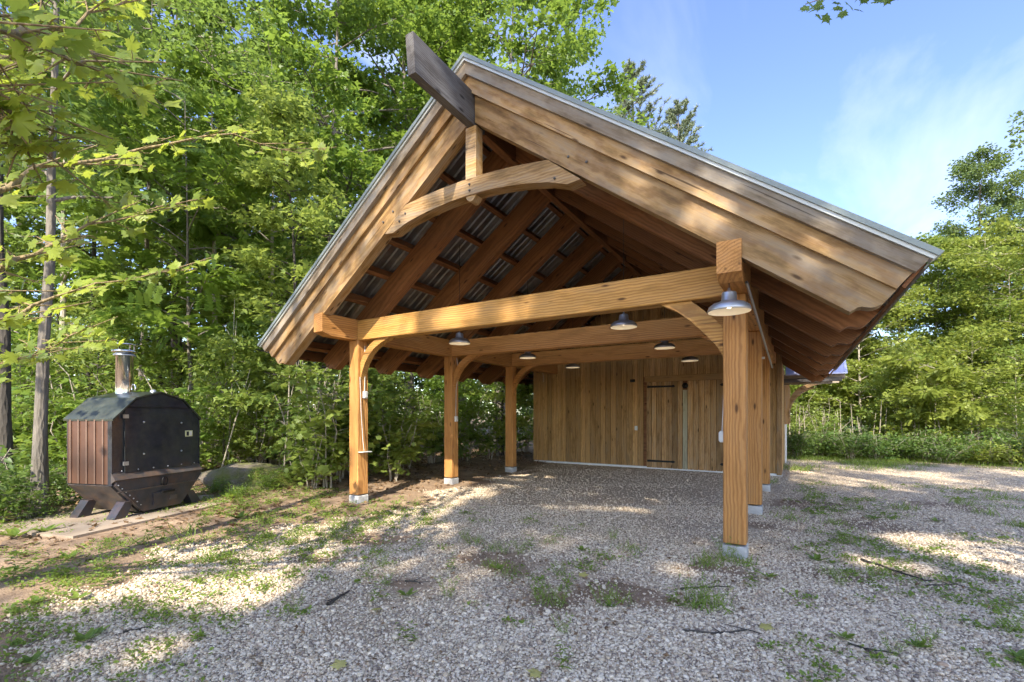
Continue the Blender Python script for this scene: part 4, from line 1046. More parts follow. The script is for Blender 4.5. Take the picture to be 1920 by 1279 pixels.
plant('slender_tree', ASH[0], spot(438, 17.0), 2.0, 1.1, M_BARK, L_UNDER, 'slim feathery leaved tree between furnace and carport', 'tree', 'slender trees at the wood edge')
for i_, (u_, d_, s_, bk, lab) in enumerate(((110, 10.5, 1.0, M_BARKL, 'thin pale trunk left of the steel chimney'), (262, 12.5, 1.15, M_BARK, 'thin grey trunk right of the steel chimney'), (300, 18.0, 1.3, M_BARKD, 'dark slim trunk left of the tall dark trunk'), (412, 13.0, 1.1, M_BARKL, 'pale slim trunk above the furnace, right side'),
        (470, 14.5, 1.2, M_BARK, 'grey slim trunk midway between chimney and left eave'), (510, 12.0, .95, M_BARKL, 'pale slim trunk nearest the left eave'), (165, 14.0, 1.2, M_BARKD, 'dark slim trunk over the brown side of the furnace'), (560, 16.0, 1.1, M_BARK, 'grey slim trunk just under the left eave tip'))):
    plant('slender_tree', SLIM, spot(u_, d_), i_*1.1, s_, bk, L_UNDER, lab, 'tree', 'slender trees at the wood edge')
# bare dead tree
def dead_tree(seed, H):
    rng = np.random.default_rng(seed); tb = Tubes(); zs = np.linspace(0, H, 10)
    tp = np.column_stack([np.cumsum(rng.normal(0, .06, 10)), np.cumsum(rng.normal(0, .06, 10)), zs]); tb.add(tp, .10*(1 - .85*zs/H), 6)
    for i in range(18):
        h = rng.uniform(.35, .98)*H; b = np.array([np.interp(h, zs, tp[:, k]) for k in range(3)]); az = rng.random()*6.28; L = rng.uniform(.5, 1.6)
        e = b + np.array([math.cos(az)*L*.6, math.sin(az)*L*.6, L]); tb.add(np.array([b, (b + e)/2 + rng.normal(0, .06, 3), e]), [.03, .018, .006], 4)
        for j in range(2):
            f = e + rng.normal(0, .3, 3) + np.array([0, 0, .3]); tb.add(np.array([(b + e)/2, f]), [.012, .005], 3)
    return tb.mesh('trunk')
dt = thing('dead_tree', 'bare dead tree standing against the sky left of the eave', 'tree', spot(537, 24))
put('trunk', dead_tree(4, 9.8), M_BARK, dt, Matrix.Translation(Vector(spot(537, 24))))
# understory, in three belts
def edge_depth(u): return 7.4 / max(.25, (.5195 - .8545*(u - 960)/876)) if u > 480 else 8.3
def zone(u): return 'left of the furnace' if u < 130 else 'behind the furnace' if u < 390 else 'between furnace and carport' if u < 640 else 'seen between the left posts'
def belt(dmin, dmax, step, kinds, s0, s1, word, name, leafs):
    u = -40
    while u < 1010:
        uu = u + tr.uniform(-.4, .4)*step
        d = max(tr.uniform(dmin, dmax), edge_depth(uu) + 1.2)
        s = tr.uniform(s0, s1)
        if uu > 640: s *= .8
        k = tr.choice(kinds)
        if 270 < uu < 530: s *= (.58 if d > 12 else .8)      # the wood is low here, sky shows above it
        plant(name, k, spot(uu, d), tr.uniform(0, 6.28), s, tr.choice([M_BARK, M_BARKD]), tr.choice(leafs), f'{word} {zone(uu)}', 'tree', f'{word} {zone(uu)}', scz=s*tr.uniform(.9, 1.15))
        u += step
belt(9.5, 12, 105, SAP + [MID[1]], .8, 1.05, 'young broadleaf tree at the front of the thicket', 'young_tree', [L_BRIGHT, L_MAPLE, L_UNDER])
belt(13.5, 17, 135, MID, .75, 1.0, 'leafy tree in the middle of the thicket', 'understory_tree', [L_UNDER, L_MAPLE])
belt(19, 26, 95, MID, .9, 1.15, 'tree at the back of the thicket', 'understory_tree', [L_BRIGHT, L_UNDER])
# shrubs and saplings along the edge of the wood
u = -20
while u < 1000:
    uu = u + tr.uniform(-12, 12); d = edge_depth(uu) + tr.uniform(.1, 1.3) + (.5 if uu < 370 else 2.0 if uu < 545 else .3)
    k = tr.choice(SHM); lf = tr.choice([L_BRIGHT, L_BRIGHT, L_MAPLE, L_UNDER])
    plant('shrub', k, spot(uu, d), tr.uniform(0, 6.28), tr.uniform(.75, 1.1), M_BARKL, lf, f'leafy green shrub at the wood edge {zone(uu)}', 'shrub', f'shrubs at the wood edge {zone(uu)}', ('stem', 'foliage'))
    u += 36
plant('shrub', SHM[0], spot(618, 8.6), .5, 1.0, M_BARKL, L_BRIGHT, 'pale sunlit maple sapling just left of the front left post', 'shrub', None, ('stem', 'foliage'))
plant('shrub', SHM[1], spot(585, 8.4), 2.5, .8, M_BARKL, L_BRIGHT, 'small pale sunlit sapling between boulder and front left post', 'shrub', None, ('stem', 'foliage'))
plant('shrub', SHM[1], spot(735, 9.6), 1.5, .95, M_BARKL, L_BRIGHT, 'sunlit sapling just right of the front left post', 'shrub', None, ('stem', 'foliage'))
for i, (uu, d, s, w) in enumerate(((25, 6.9, .75, 'low shrub at the left picture edge by the dark trunk'), (105, 7.3, .7, 'low shrub between grey trunk and furnace'), (-40, 6.0, .8, 'low shrub at the lower left edge'), (45, 6.2, .5, 'small leafy plant in front of the grey trunk'))):
    plant('shrub', SHR[i % 3], spot(uu, d), i*1.3, s, M_BARKL, L_UNDER, w, 'shrub', None, ('stem', 'foliage'))
for i_, (u_, v_, s_, w_) in enumerate(((408, 928, .24, 'small plant at the left foot of the boulder'), (452, 938, .26, 'small leafy plant in front of the boulder'), (500, 926, .3, 'small plant at the right foot of the boulder'), (540, 918, .4, 'small plant between boulder and saplings'))):
    p_ = on_ground(u_, v_); plant('small_plant', SHR[i_ % 3], (float(p_[0]), float(p_[1]), 0), i_*1.7, s_, M_BARKL, L_MAPLE, w_, 'plant', 'plants around the boulder', ('stem', 'foliage'))
# pale bare stems that stand in front of the thicket
for i, (u0_, v0_, u1_, v1_, d) in enumerate(((405, 872, 470, 690, 9.3), (425, 880, 440, 560, 9.6), (530, 880, 545, 640, 9.0), (556, 885, 570, 600, 9.4), (590, 880, 640, 690, 9.1), (612, 890, 585, 730, 8.9), (640, 880, 605, 700, 9.2))):
    a_, b_ = at_depth(u0_, v0_, d), at_depth(u1_, v1_, d + .4); a_[2] = -.05
    mid = (a_ + b_)/2 + np.array([.05, 0, .1]); fork = mid + (b_ - a_)*.35 + RGT*tr.uniform(-.35, .35)
    tb = Tubes(); tb.add(np.array([a_, mid, b_]), [.018, .013, .005], 5); tb.add(np.array([mid, fork]), [.009, .004], 4)
    tb.add(np.array([(mid + b_)/2, (mid + b_)/2 + RGT*tr.uniform(-.4, .4) + np.array([0, 0, .35])]), [.007, .003], 4)
    o = put('bare_sapling', tb.mesh('bare_sapling'), M_BARKL)
    tag(o, 'thin pale leafless stem in front of the thicket between furnace and carport', 'sapling', 'thin pale stems in front of the thicket')
# ------------------------------------------------------------------ right hand side
def place_y(u, y): return y / (.8545 + .5195*(u - 960)/876)
for i, (u, y, k, s, lab) in enumerate((
    (1845, 27, 0, .90, 'tallest poplar at the right, its tip in the clouds'), (1950, 27.5, 1, .95, 'poplar cut by the right edge of the picture'), (1765, 27.5, 1, .76, 'shorter poplar left of the tallest poplar'), (2060, 27, 0, 1.0, 'poplar standing just outside the right edge'))):
    plant('poplar', POP[k], spot(u, place_y(u, y)), i*1.7, s, M_BARK, L_POPLAR, lab, 'tree', 'poplars at the right')
i = 0
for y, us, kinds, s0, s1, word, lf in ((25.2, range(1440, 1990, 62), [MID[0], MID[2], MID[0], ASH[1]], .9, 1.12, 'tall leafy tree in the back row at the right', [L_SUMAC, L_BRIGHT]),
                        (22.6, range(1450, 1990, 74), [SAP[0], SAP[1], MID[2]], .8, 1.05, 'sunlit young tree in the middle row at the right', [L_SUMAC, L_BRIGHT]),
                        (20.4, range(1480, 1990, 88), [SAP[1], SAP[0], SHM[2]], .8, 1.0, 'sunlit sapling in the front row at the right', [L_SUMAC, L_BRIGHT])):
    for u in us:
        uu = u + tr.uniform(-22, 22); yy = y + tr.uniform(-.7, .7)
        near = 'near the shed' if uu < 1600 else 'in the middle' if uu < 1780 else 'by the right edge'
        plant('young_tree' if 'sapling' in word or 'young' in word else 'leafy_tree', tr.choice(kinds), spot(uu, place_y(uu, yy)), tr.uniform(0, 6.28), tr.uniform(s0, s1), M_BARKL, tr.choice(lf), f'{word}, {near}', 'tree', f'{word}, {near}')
plant('young_tree', SUM[0], spot(1752, place_y(1752, 19.6)), 1.0, .85, M_BARKL, L_SUMAC, 'small feathery leaved tree with a pale trunk rising from the brambles', 'tree')
for u in range(1475, 1980, 25):
    uu = u + tr.uniform(-9, 9); yy = tr.uniform(17.9, 19.2)
    near = 'near the shed' if uu < 1600 else 'in the middle' if uu < 1780 else 'by the right edge'
    plant('bramble', tr.choice(SHR), spot(uu, place_y(uu, yy)), tr.uniform(0, 6.28), tr.uniform(.7, 1.0), M_BARKL, L_BRAMBLE if uu < 1850 else tr.choice([L_BRAMBLE, L_SUMAC]), f'low green bramble bordering the gravel, {near}', 'shrub', f'brambles bordering the gravel, {near}', ('stem', 'foliage'))  # sunlight at the right end is put in as paler leaf colour
# pale stalks of the thicket behind the brambles
for u in range(1480, 1790, 13):
    uu = u + tr.uniform(-6, 6); d = place_y(uu, tr.uniform(19.4, 20.2)); b0 = np.array(spot(uu, d))
    top = b0 + np.array([tr.uniform(-.2, .2), tr.uniform(-.2, .2), tr.uniform(1.1, 1.9)])
    tb = Tubes(); tb.add(np.array([b0 - [0, 0, .05], (b0 + top)/2 + [tr.uniform(-.06, .06), 0, 0], top]), [.02, .016, .008], 5)
    o = put('stalk', tb.mesh('stalk'), M_BARKL); tag(o, 'pale upright stalk in the shade behind the brambles', 'stalk', 'pale stalks behind the brambles')
plant('pine_tree', PINE[0], spot(1187, 33), .6, 1.0, M_BARK, L_PINE, 'taller pine top showing above the right roof slope', 'tree', 'pines behind the roof')
plant('pine_tree', PINE[1], spot(1272, 36), 2.6, 1.0, M_BARK, L_PINE, 'smaller pine top right of the other pine', 'tree', 'pines behind the roof')
# far woods closing the view
def far_woods(seed):
    rng = np.random.default_rng(seed); C = []
    for u0_, u1_, d0, d1, top0, n in ((-400, 1100, 34, 50, .27, 900), (1380, 2400, 32, 44, .20, 500), (900, 1500, 40, 55, .18, 300), (-300, 1080, 24, 32, .13, 700), (1380, 2300, 24, 30, .12, 400)):
        u = rng.uniform(u0_, u1_, n); d = rng.uniform(d0, d1, n); p = FWD*d[:, None] + RGT*((u - U0)/F_PX*d)[:, None]
        zt = 1.4 + d*top0*(.55 + .6*vnoise(u*.02, d*.2, 1.0, 9)); p[:, 2] = zt*rng.random(n)**.6
        C.append(p)
    C = np.concatenate(C)
    P, Nn, D, S, var = spray_leaves(rng, C, rng.normal(0, 1, C.shape), 34, rng.uniform(.9, 2.0, len(C)), .55, .34, jit=.7)
    P[:, 2] = P[:, 2].clip(.1)
    return leaf_cloud('far_woods', P, Nn, D, S, LEAF2, var)
fw = put('far_woods', far_woods(3), L_UNDER); tag(fw, 'distant green woods closing the view', None, kind='stuff')

# ------------------------------------------------------------------ near maple whose boughs droop in at the left
NT = np.array([-4.9, -1.3, 0.0])
near = thing('near_maple', 'near maple whose big lobed leaves droop in at the upper left', 'tree', tuple(NT))
rngn = np.random.default_rng(77)
tb = Tubes(); zs = np.linspace(0, 9, 8)
tb.add(np.column_stack([NT[0] + .04*zs, NT[1] + .02*zs, zs]), .16*(1 - .08*zs), 10)
put('trunk', tb.mesh('trunk'), M_BARK, near)
boughs = [
 [(-160, 560, 2.0), (0, 490, 2.4), (150, 430, 2.9), (330, 380, 3.4)],
 [(-200, 420, 2.0), (20, 340, 2.5), (220, 290, 3.1), (430, 250, 3.7), (560, 290, 4.2)],
 [(-180, 230, 1.7), (0, 130, 2.0), (120, 50, 2.3), (260, -10, 2.7)],
 [(-200, 80, 1.5), (10, 190, 1.8), (70, 280, 2.0)],
 [(-200, 640, 2.5), (0, 600, 3.0), (160, 540, 3.6), (340, 500, 4.3)],
 [(-220, 720, 2.8), (20, 680, 3.4), (150, 620, 4.0)],
 [(-100, 20, 1.4), (60, 60, 1.7), (180, 130, 2.1)],
]
LP, LN, LD, LS, LV = [], [], [], [], []
for bi, b in enumerate(boughs):
    K = np.array([at_depth(*p) for p in b]); s = np.linspace(0, 1, 14)
    path = np.column_stack([np.interp(s*(len(K)-1), np.arange(len(K)), K[:, k]) for k in range(3)]) + rngn.normal(0, .015, (14, 3))
    path = np.vstack([[NT[0] + .1, NT[1] + .05, max(2.2, path[0, 2] - .2)], path])
    r = np.linspace(.018, .003, 15); v, t = tube_arrays(path, r, 6)
    put('bough', tri_mesh('bough', v, t, smooth=True), M_BRANCH, near)
    twl = Tubes()
    for j in range(2, 15):
        bd = path[j] - path[j-1]; bd /= np.linalg.norm(bd)
        for sd in (-1, 1):
            sidev = np.cross(bd, [0, 0, 1.0])*sd; L = rngn.uniform(.12, .42)
            e = path[j] + (sidev*.8 + bd*.6)*L + np.array([0, 0, rngn.uniform(-.06, .05)])
            twl.add(np.array([path[j], e]), [.005, .0025], 4)
            for q in range(rngn.integers(3, 6)):
                w = rngn.uniform(.25, 1.0); c = path[j] + (e - path[j])*w
                az = rngn.normal(0, 1, 3); az[2] *= .2; az /= np.linalg.norm(az)
                pet = c + az*rngn.uniform(.03, .07) + np.array([0, 0, -.015]); twl.add(np.array([c, pet]), [.0022, .0018], 3)
                LP.append(pet); LD.append(az + bd*.4); LN.append(np.array([0, 0, .05]) + SUN*1.0 + rngn.normal(0, .38, 3)); LS.append(rngn.uniform(.06, .112)); LV.append(rngn.random())
    put('twigs', twl.mesh('twigs'), M_BRANCH, near)
LP, LN, LD, LS, LV = map(np.array, (LP, LN, LD, LS, LV))
def project(P):
    q_ = P - CAMP; z = q_ @ FWD; zz = np.where(z > .2, z, .2)
    return U0 + F_PX*(q_ @ RGT)/zz, V0 - F_PX*q_[:, 2]/zz, z
uu, vv, zz = project(LP)
show = np.where((uu > -20) & (uu < 1940) & (vv > -20) & (vv < 1290) & (zz > .3), LS/np.maximum(zz, .1), 0)
order = np.argsort(-show); single = order[:260][show[order[:260]] > 0]; rest = np.setdiff1d(np.arange(len(LP)), single)
base_leaf = []
for q_ in range(4):
    Vv = LEAF_MAPLE[0].copy(); Vv[:, 2] += rngn.normal(0, .03, len(Vv)) - .1*abs(Vv[:, 0])*q_/2
    base_leaf.append(tri_mesh('leaf', Vv, LEAF_MAPLE[1], np.full(len(Vv), q_/4 + .1)))
for i_ in single:
    n_ = LN[i_]/np.linalg.norm(LN[i_]); x_ = np.cross(LD[i_], n_)
    M = frame(LP[i_], x_, np.cross(n_, x_)) @ Matrix.Scale(float(LS[i_]), 4)
    put('leaf', base_leaf[int(LV[i_]*4) % 4], L_NEAR, near, M)
# the rest of its leaves and a light crown above the frame
rngc = np.random.default_rng(5)
Cc = NT + np.array([-2.4, .8, 0]) + np.column_stack([rngc.normal(0, 1.0, 40), rngc.normal(0, 1.0, 40), rngc.uniform(4.5, 9.0, 40)])
P, Nn, D, S, var = spray_leaves(rngc, Cc, rngc.normal(0, 1, Cc.shape), 22, rngc.uniform(.4, .8, 40), .3, .12)
a_, b_, c_ = project(P); ok = ~((a_ > -60) & (a_ < 1980) & (b_ > -60) & (b_ < 1300) & (c_ > .2))
P, Nn, D, S, var = [np.concatenate([q1, q2]) for q1, q2 in zip((P[ok], Nn[ok], D[ok], S[ok], var[ok]), (LP[rest], LN[rest], LD[rest], LS[rest], LV[rest]))]
cr = put('crown', leaf_cloud('crown', P, Nn, D, S, LEAF_MAPLE, var), L_NEAR, near); cr['kind'] = 'stuff'

# ------------------------------------------------------------------ unseen maples behind the viewpoint, crowns shaped to set shade and sun patches
G = np.array([SUN[0]/SUN[2], SUN[1]/SUN[2]])
def shade_wanted(g):
    x, y = g[:, 0], g[:, 1]
    d = np.clip((x + 10.5)/4.5, 0, 1)**1.3*np.clip((np.where(x > -1.5, 18.8, 15.5) - y)/1.2, 0, 1)*np.clip((y + 3)/1, 0, 1)*np.clip((7.5 - x)/1, 0, 1)
    d = d*(1 - .65*np.clip((-4.0 - x)/.8, 0, 1)*np.clip((5.6 - y)/.8, 0, 1))
    for cx_, cy_, rx, ry, rot in ((-8.1, 3.9, .6, .5, 0), (2.3, 13.9, 1.2, .18, -.6), (-3.7, 2.15, .95, .42, .75), (-3.3, 1.2, .35, .2, .5), (-4.9, 1.5, .7, .4, .4), (1.65, 6.6, .75, .8, 0), (.75, 5.6, .35, .25, 0), (-5.4, 5.9, 1.0, 1.3, 0), (-2.1, 6.75, .55, .16, .2), (-3.0, 6.4, .4, .12, .2),
                              (.7, 12.9, 1.0, .3, -.8), (1.6, 11.3, .6, .12, -.8), (-6.4, 7.0, .9, 1.2, 0), (-6.1, 8.1, .5, .3, 0), (-5.2, 8.1, .35, .22, 0), (-4.1, 8.1, .3, .2, 0), (-1.95, 8.0, .3, .22, 0), (-.95, 7.45, .22, .2, 0), (-1.0, 4.35, .3, .15, .3),
                              (-5.0, 9.3, .5, .4, 0), (-5.9, 9.0, .5, .5, 0), (-7.0, 3.0, .9, .8, 0), (-2.7, 8.5, .2, .2, 0)):
        c, s = math.cos(rot), math.sin(rot); a = ((x - cx_)*c + (y - cy_)*s)/rx; b = (-(x - cx_)*s + (y - cy_)*c)/ry
        n = .45*(vnoise(x, y, 2.4, 21) - .5)
        d = d*np.where(np.hypot(a, b) + n < 1, .06, 1.0)
    return d
TRUNKS = (np.array([2.5, -14.5, 0]), np.array([10.0, -11.0, 0]))
rngm = np.random.default_rng(9)
nc = 880
gC = np.column_stack([rngm.uniform(-10, 7.5, nc), rngm.uniform(-3, 18.8, nc)])
n2_ = 620
gC = np.concatenate([gC, np.column_stack([rngm.uniform(-4.5, 5.0, n2_), rngm.uniform(-1.5, 11, n2_)])]); nc += n2_
zC = rngm.uniform(13.5, 21.0, nc)
Cm = np.column_stack([gC + G[None]*zC[:, None], zC])
P, Nn, D, S, var = spray_leaves(rngm, Cm, rngm.normal(0, 1, Cm.shape)*[1, 1, 0], 84, rngm.uniform(.7, 1.2, nc), .35, .17, jit=.4)
gl = P[:, :2] - G[None]*P[:, 2:3]
keep = rngm.random(len(P)) < shade_wanted(gl)
# crowns opened along the sun line so light reaches the near maple's boughs
gn_ = LP[:, :2] - G[None]*LP[:, 2:3]
hist = np.zeros((140, 140)); ii = ((gn_ + 14)/.2).astype(int).clip(1, 138)
for a0 in (-1, 0, 1):
    for b0 in (-1, 0, 1): hist[ii[:, 0] + a0, ii[:, 1] + b0] = 1
jj = ((gl + 14)/.2).astype(int).clip(0, 139); keep &= (hist[jj[:, 0], jj[:, 1]] == 0) | (rngm.random(len(P)) < .10)
a_, b_, c_ = project(P); keep &= ~((a_ > -90) & (a_ < 2010) & (b_ > -90) & (b_ < 1300) & (c_ > .2))
own = np.argmin([np.hypot(P[:, 0] - T[0], P[:, 1] - T[1]) for T in TRUNKS], axis=0); ownc = np.argmin([np.hypot(Cm[:, 0] - T[0], Cm[:, 1] - T[1]) for T in TRUNKS], axis=0)
for w_, (T, lab) in enumerate(zip(TRUNKS, ('unseen tall maple behind the viewpoint, crown shaped to shade the middle of the yard', 'unseen tall maple behind the viewpoint to the right, crown shaped to shade the yard'))):
    yard = thing('unseen_shade_maple', lab, 'tree', tuple(T), 'unseen tall maples behind the viewpoint')
    k = keep & (own == w_)
    cr = put('crown', leaf_cloud('crown', P[k], Nn[k], D[k], S[k], LEAF4, var[k]), L_MAPLE, yard); cr['kind'] = 'stuff'
    tb = Tubes(); zs = np.linspace(0, 19, 8); tb.add(np.column_stack([T[0] + .0*zs, T[1] + .02*zs, zs]), .34*(1 - .048*zs), 12)
    cand = np.where(ownc == w_)[0]
    for kk in range(34):
        c = Cm[rngm.choice(cand)]; h = rngm.uniform(6.0, 16.0); b0 = np.array([T[0], T[1] + .02*h, h])
        s_ = np.linspace(0, 1, 7)[:, None]; path = b0 + (c - b0)*np.array([1, 1, 0])*s_ + np.array([0, 0, 1])*(c[2] - b0[2])*(s_**.7) + rngm.normal(0, .06, (7, 3))*s_
        a_, b_, c_ = project(path)
        if ((a_ > -40) & (a_ < 1960) & (b_ > -40) & (c_ > .2)).any(): continue
        tb.add(path, .08*(1 - .88*s_[:, 0]), 5)
    put('trunk', tb.mesh('trunk'), M_BARK, yard)
# young maple to the right of the viewpoint: its lowest bough hangs in at the top right
SPRAY = [b.copy() for b in base_leaf]
for b in SPRAY: b.materials.clear()
YM = np.array([4.6, 1.2, 0]); ym = thing('side_maple', 'young maple right of the viewpoint, lobed leaves hanging in at the top right', 'tree', tuple(YM))
tb = Tubes(); zs = np.linspace(0, 7.5, 7); tb.add(np.column_stack([YM[0] + .02*zs, YM[1] + 0*zs, zs]), .09*(1 - .11*zs), 9); put('trunk', tb.mesh('trunk'), M_BARK, ym)
Cy = YM + np.column_stack([rngm.normal(0, .8, 46), rngm.normal(0, .8, 46), rngm.uniform(4.6, 8.2, 46)])
P, Nn, D, S, var = spray_leaves(rngm, Cy, rngm.normal(0, 1, Cy.shape), 20, rngm.uniform(.4, .7, 46), .3, .12)
a_, b_, c_ = project(P); ok = ~((a_ > -60) & (a_ < 1990) & (b_ > -60) & (b_ < 1300) & (c_ > .2))
put('crown', leaf_cloud('crown', P[ok], Nn[ok], D[ok], S[ok], LEAF_MAPLE, var[ok]), L_BRIGHT, ym)['kind'] = 'stuff'
tp_ = [at_depth(1760, -190, 3.6), at_depth(1690, -80, 3.6), at_depth(1600, -22, 3.7), at_depth(1510, 8, 3.8)]
v, t = tube_arrays(np.array([[4.65, 1.2, 4.4], *tp_]), [.03, .014, .009, .006, .003], 5); put('bough', tri_mesh('bough', v, t, smooth=True), M_BRANCH, ym)
for i_ in range(75):
    q_ = rngm.random(); bu = 1500 + 195*q_; bv = -45 + (92 - 50*q_)*rngm.random(); p_ = at_depth(bu, bv, 3.7 + rngm.normal(0, .1))
    n_ = np.array([0, 0, .7]) - FWD*.6 + rngm.normal(0, .4, 3); n_ /= np.linalg.norm(n_); d_ = np.array([0, 0, -.8]) - RGT*.4 + rngm.normal(0, .4, 3); x_ = np.cross(d_, n_)
    put('leaf', SPRAY[i_ % 4], L_UNDER, ym, frame(p_, x_, np.cross(n_, x_)) @ Matrix.Scale(float(rngm.uniform(.06, .10)), 4))  # darker leaf colour paints these hanging leaves as shaded silhouettes
# poplar just outside the right edge, one bough showing
RT = (9.4, 10.5, 0)
rt = plant('poplar', POP[1], RT, 1.1, .8, M_BARK, L_POPLAR, 'poplar outside the right edge, a leafy bough of it showing under the clouds', 'tree')
rq = np.random.default_rng(41)
pc = np.array([at_depth(u_, v_, 10.5) for u_, v_ in ((1915, 215), (1925, 240), (1900, 245), (1912, 268), (1935, 262), (1930, 285), (1950, 230), (1955, 275))])
P, Nn, D, S, var = spray_leaves(rq, pc, rq.normal(0, 1, pc.shape), 36, np.full(len(pc), .17), .8, .085, jit=.9)
cr = put('leafy_bough', leaf_cloud('leafy_bough', P, Nn, D, S, LEAF_OVAL, var), L_POPLAR, rt)
v, t = tube_arrays(np.array([[RT[0], RT[1], 5.2], at_depth(2050, 290, 10.6), at_depth(1950, 255, 10.5), at_depth(1900, 240, 10.5)]), [.05, .03, .015, .005], 5); put('bough', tri_mesh('bough', v, t, smooth=True), M_BARK, rt)

# ------------------------------------------------------------------ leaf litter, ground cover and grass
def litter():
    rng = np.random.default_rng(31); n = 15000
    x = rng.uniform(-13, -4.2, n); y = rng.uniform(.5, 14, n)
    w = np.clip((-5.7 - x)/1.2 + .15, 0, 1)*(1 - gravel_mask(x, y)*.8)
    k = rng.random(n) < w*(.35 + .65*vnoise(x, y, .8, 33))
    x, y = x[k], y[k]; n = len(x)
    P = np.column_stack([x, y, ground_z(x, y) + .008 + rng.random(n)*.02]); Nn = np.tile([0, 0, 1.0], (n, 1)) + rng.normal(0, .35, (n, 3)); D = rng.normal(0, 1, (n, 3)); D[:, 2] = 0
    return leaf_cloud('leaf_litter', P, Nn, D, rng.uniform(.05, .11, n), LEAF4, rng.random(n))
tag(put('leaf_litter', litter(), L_LITTER), 'brown fallen leaves along the edge of the wood', None, kind='stuff')
def cover():
    rng = np.random.default_rng(32); n = 150000
    x = rng.uniform(-10, 4.5, n); y = rng.uniform(.3, 12, n)
    patch = vnoise(x, y, 1.1, 34)*.5 + vnoise(x, y, 3.0, 35)*.5
    left = np.clip((-2.3 - x - .15*y)/1.6, 0, 1)*np.clip((6.0 - y)/1.5, 0, 1)*np.clip((patch - .40)/.2, 0, 1)
    right = np.clip((x + .2)/.5, 0, 1)*np.clip((patch - .52)/.12, 0, 1)*.55
    mid = np.clip((patch - .60)/.1, 0, 1)*np.clip((6.0 - y)/.8, 0, 1)*np.clip((y - 2.4)/.8, 0, 1)*.4*(x > -3.4)*(x < -.2)
    k = rng.random(n) < np.maximum(np.maximum(left, right), mid)
    k &= rng.random(n) < .10
    cx, cy = x[k], y[k]; nc_ = len(cx); per = 22
    r = rng.uniform(.015, .06, (nc_, 1)); ox = rng.normal(0, 1, (nc_, per))*r; oy = rng.normal(0, 1, (nc_, per))*r; hz = np.abs(rng.normal(0, .5, (nc_, per)))*r*.8
    x, y, h = (cx[:, None] + ox).ravel(), (cy[:, None] + oy).ravel(), hz.ravel(); m = len(x)
    P = np.column_stack([x, y, ground_z(x, y) + h + .012]); D = np.column_stack([ox.ravel(), oy.ravel(), np.full(m, .03)]) + rng.normal(0, .02, (m, 3)); Nn = np.tile([0, 0, 1.0], (m, 1)) + rng.normal(0, .5, (m, 3))
    return leaf_cloud('ground_cover', P, Nn, D, rng.uniform(.012, .034, m), LEAF_OVAL, rng.random(m))
tag(put('ground_cover', cover(), L_GRASS), 'low green weeds creeping over gravel and soil', None, kind='stuff')
BLADE = (np.array([(-.035, 0, 0), (.035, 0, 0), (-.025, .55, .10), (.025, .55, .10), (0, 1, .35)]), np.array([(0, 1, 3), (0, 3, 2), (2, 3, 4)]))
def grass_field():
    rng = np.random.default_rng(36); n = 60000
    x = rng.uniform(-.3, 9, n); y = rng.uniform(12.4, 19.5, n)
    k = rng.random(n) < grass_mask(x, y)*.6 + .22*np.clip((.7 - x)/.5, 0, 1)*(vnoise(x, y, 1.2, 37) > .45)
    x, y = x[k], y[k]; m = len(x)
    P = np.column_stack([x, y, np.zeros(m)]); D = np.column_stack([rng.normal(0, .35, m), rng.normal(0, .35, m), np.ones(m)])
    return leaf_cloud('grass', P, rng.normal(0, 1, (m, 3))*[1, 1, .1], D, rng.uniform(.05, .15, m), BLADE, rng.random(m))
tag(put('grass', grass_field(), L_GRASS), 'short rough grass where the gravel ends at the right', None, kind='stuff')

# ------------------------------------------------------------------ single weeds in the gravel
def weed_mesh(kind, seed):
    rng = np.random.default_rng(seed)
    if kind == 'grass':
        n = 60; P = np.column_stack([rng.normal(0, .065, (n, 2)), np.zeros(n)]); D = np.column_stack([rng.normal(0, .9, (n, 2)), np.ones(n)])
        return leaf_cloud('weed', P, rng.normal(0, 1, (n, 3))*[1, 1, .2], D, rng.uniform(.03, .11, n), BLADE, rng.random(n))
    if kind == 'rosette':
        n = 17; a = np.arange(n)*2.4 + rng.normal(0, .3, n); P = np.column_stack([.01*np.cos(a), .01*np.sin(a), np.full(n, .01)])
        D = np.column_stack([np.cos(a), np.sin(a), rng.uniform(.15, .9, n)]); Nn = np.column_stack([-np.cos(a)*.5, -np.sin(a)*.5, np.ones(n)])
        t = (LEAF_OVAL[0]*np.array([.62, 1, 1]), LEAF_OVAL[1])
        return leaf_cloud('weed', P, Nn, D, rng.uniform(.035, .10, n), t, rng.random(n))
    if kind == 'stem':
        tb_ = []; P, D, Nn, S = [], [], [], []
        for s in range(4):
            b = rng.normal(0, .03, 2); H = rng.uniform(.10, .22); ln = rng.normal(0, .25, 2)
            for j in range(9):
                z = H*(j + 1)/9; a = j*2.4 + s; P.append([b[0] + ln[0]*z, b[1] + ln[1]*z, z]); D.append([math.cos(a), math.sin(a), .3]); Nn.append([0, 0, 1]); S.append(.055*(1.2 - .6*j/9))
            
        P, D, Nn, S = map(np.array, (P, D, Nn, S)); t = (LEAF_OVAL[0]*np.array([.6, 1, 1]), LEAF_OVAL[1])
        S2 = S.copy()
        m1 = leaf_cloud('weed', P, Nn + rng.normal(0, .25, Nn.shape), D, S2, (LEAF_OVAL[0]*np.array([.42, 1, 1]), LEAF_OVAL[1]), rng.random(len(P)))
        return m1
    n = 150                                        # feathery
    st = rng.integers(0, 7, n); a = st*.9; z = rng.random(n)*.16
    P = np.column_stack([.02*np.cos(a) + np.cos(a)*z*.5, .02*np.sin(a) + np.sin(a)*z*.5, z]); D = rng.normal(0, 1, (n, 3)) + [0, 0, .5]
    return leaf_cloud('weed', P, rng.normal(0, 1, (n, 3)), D, rng.uniform(.025, .05, n), (BLADE[0]*np.array([1.6, 1, 1]), BLADE[1]), rng.random(n))
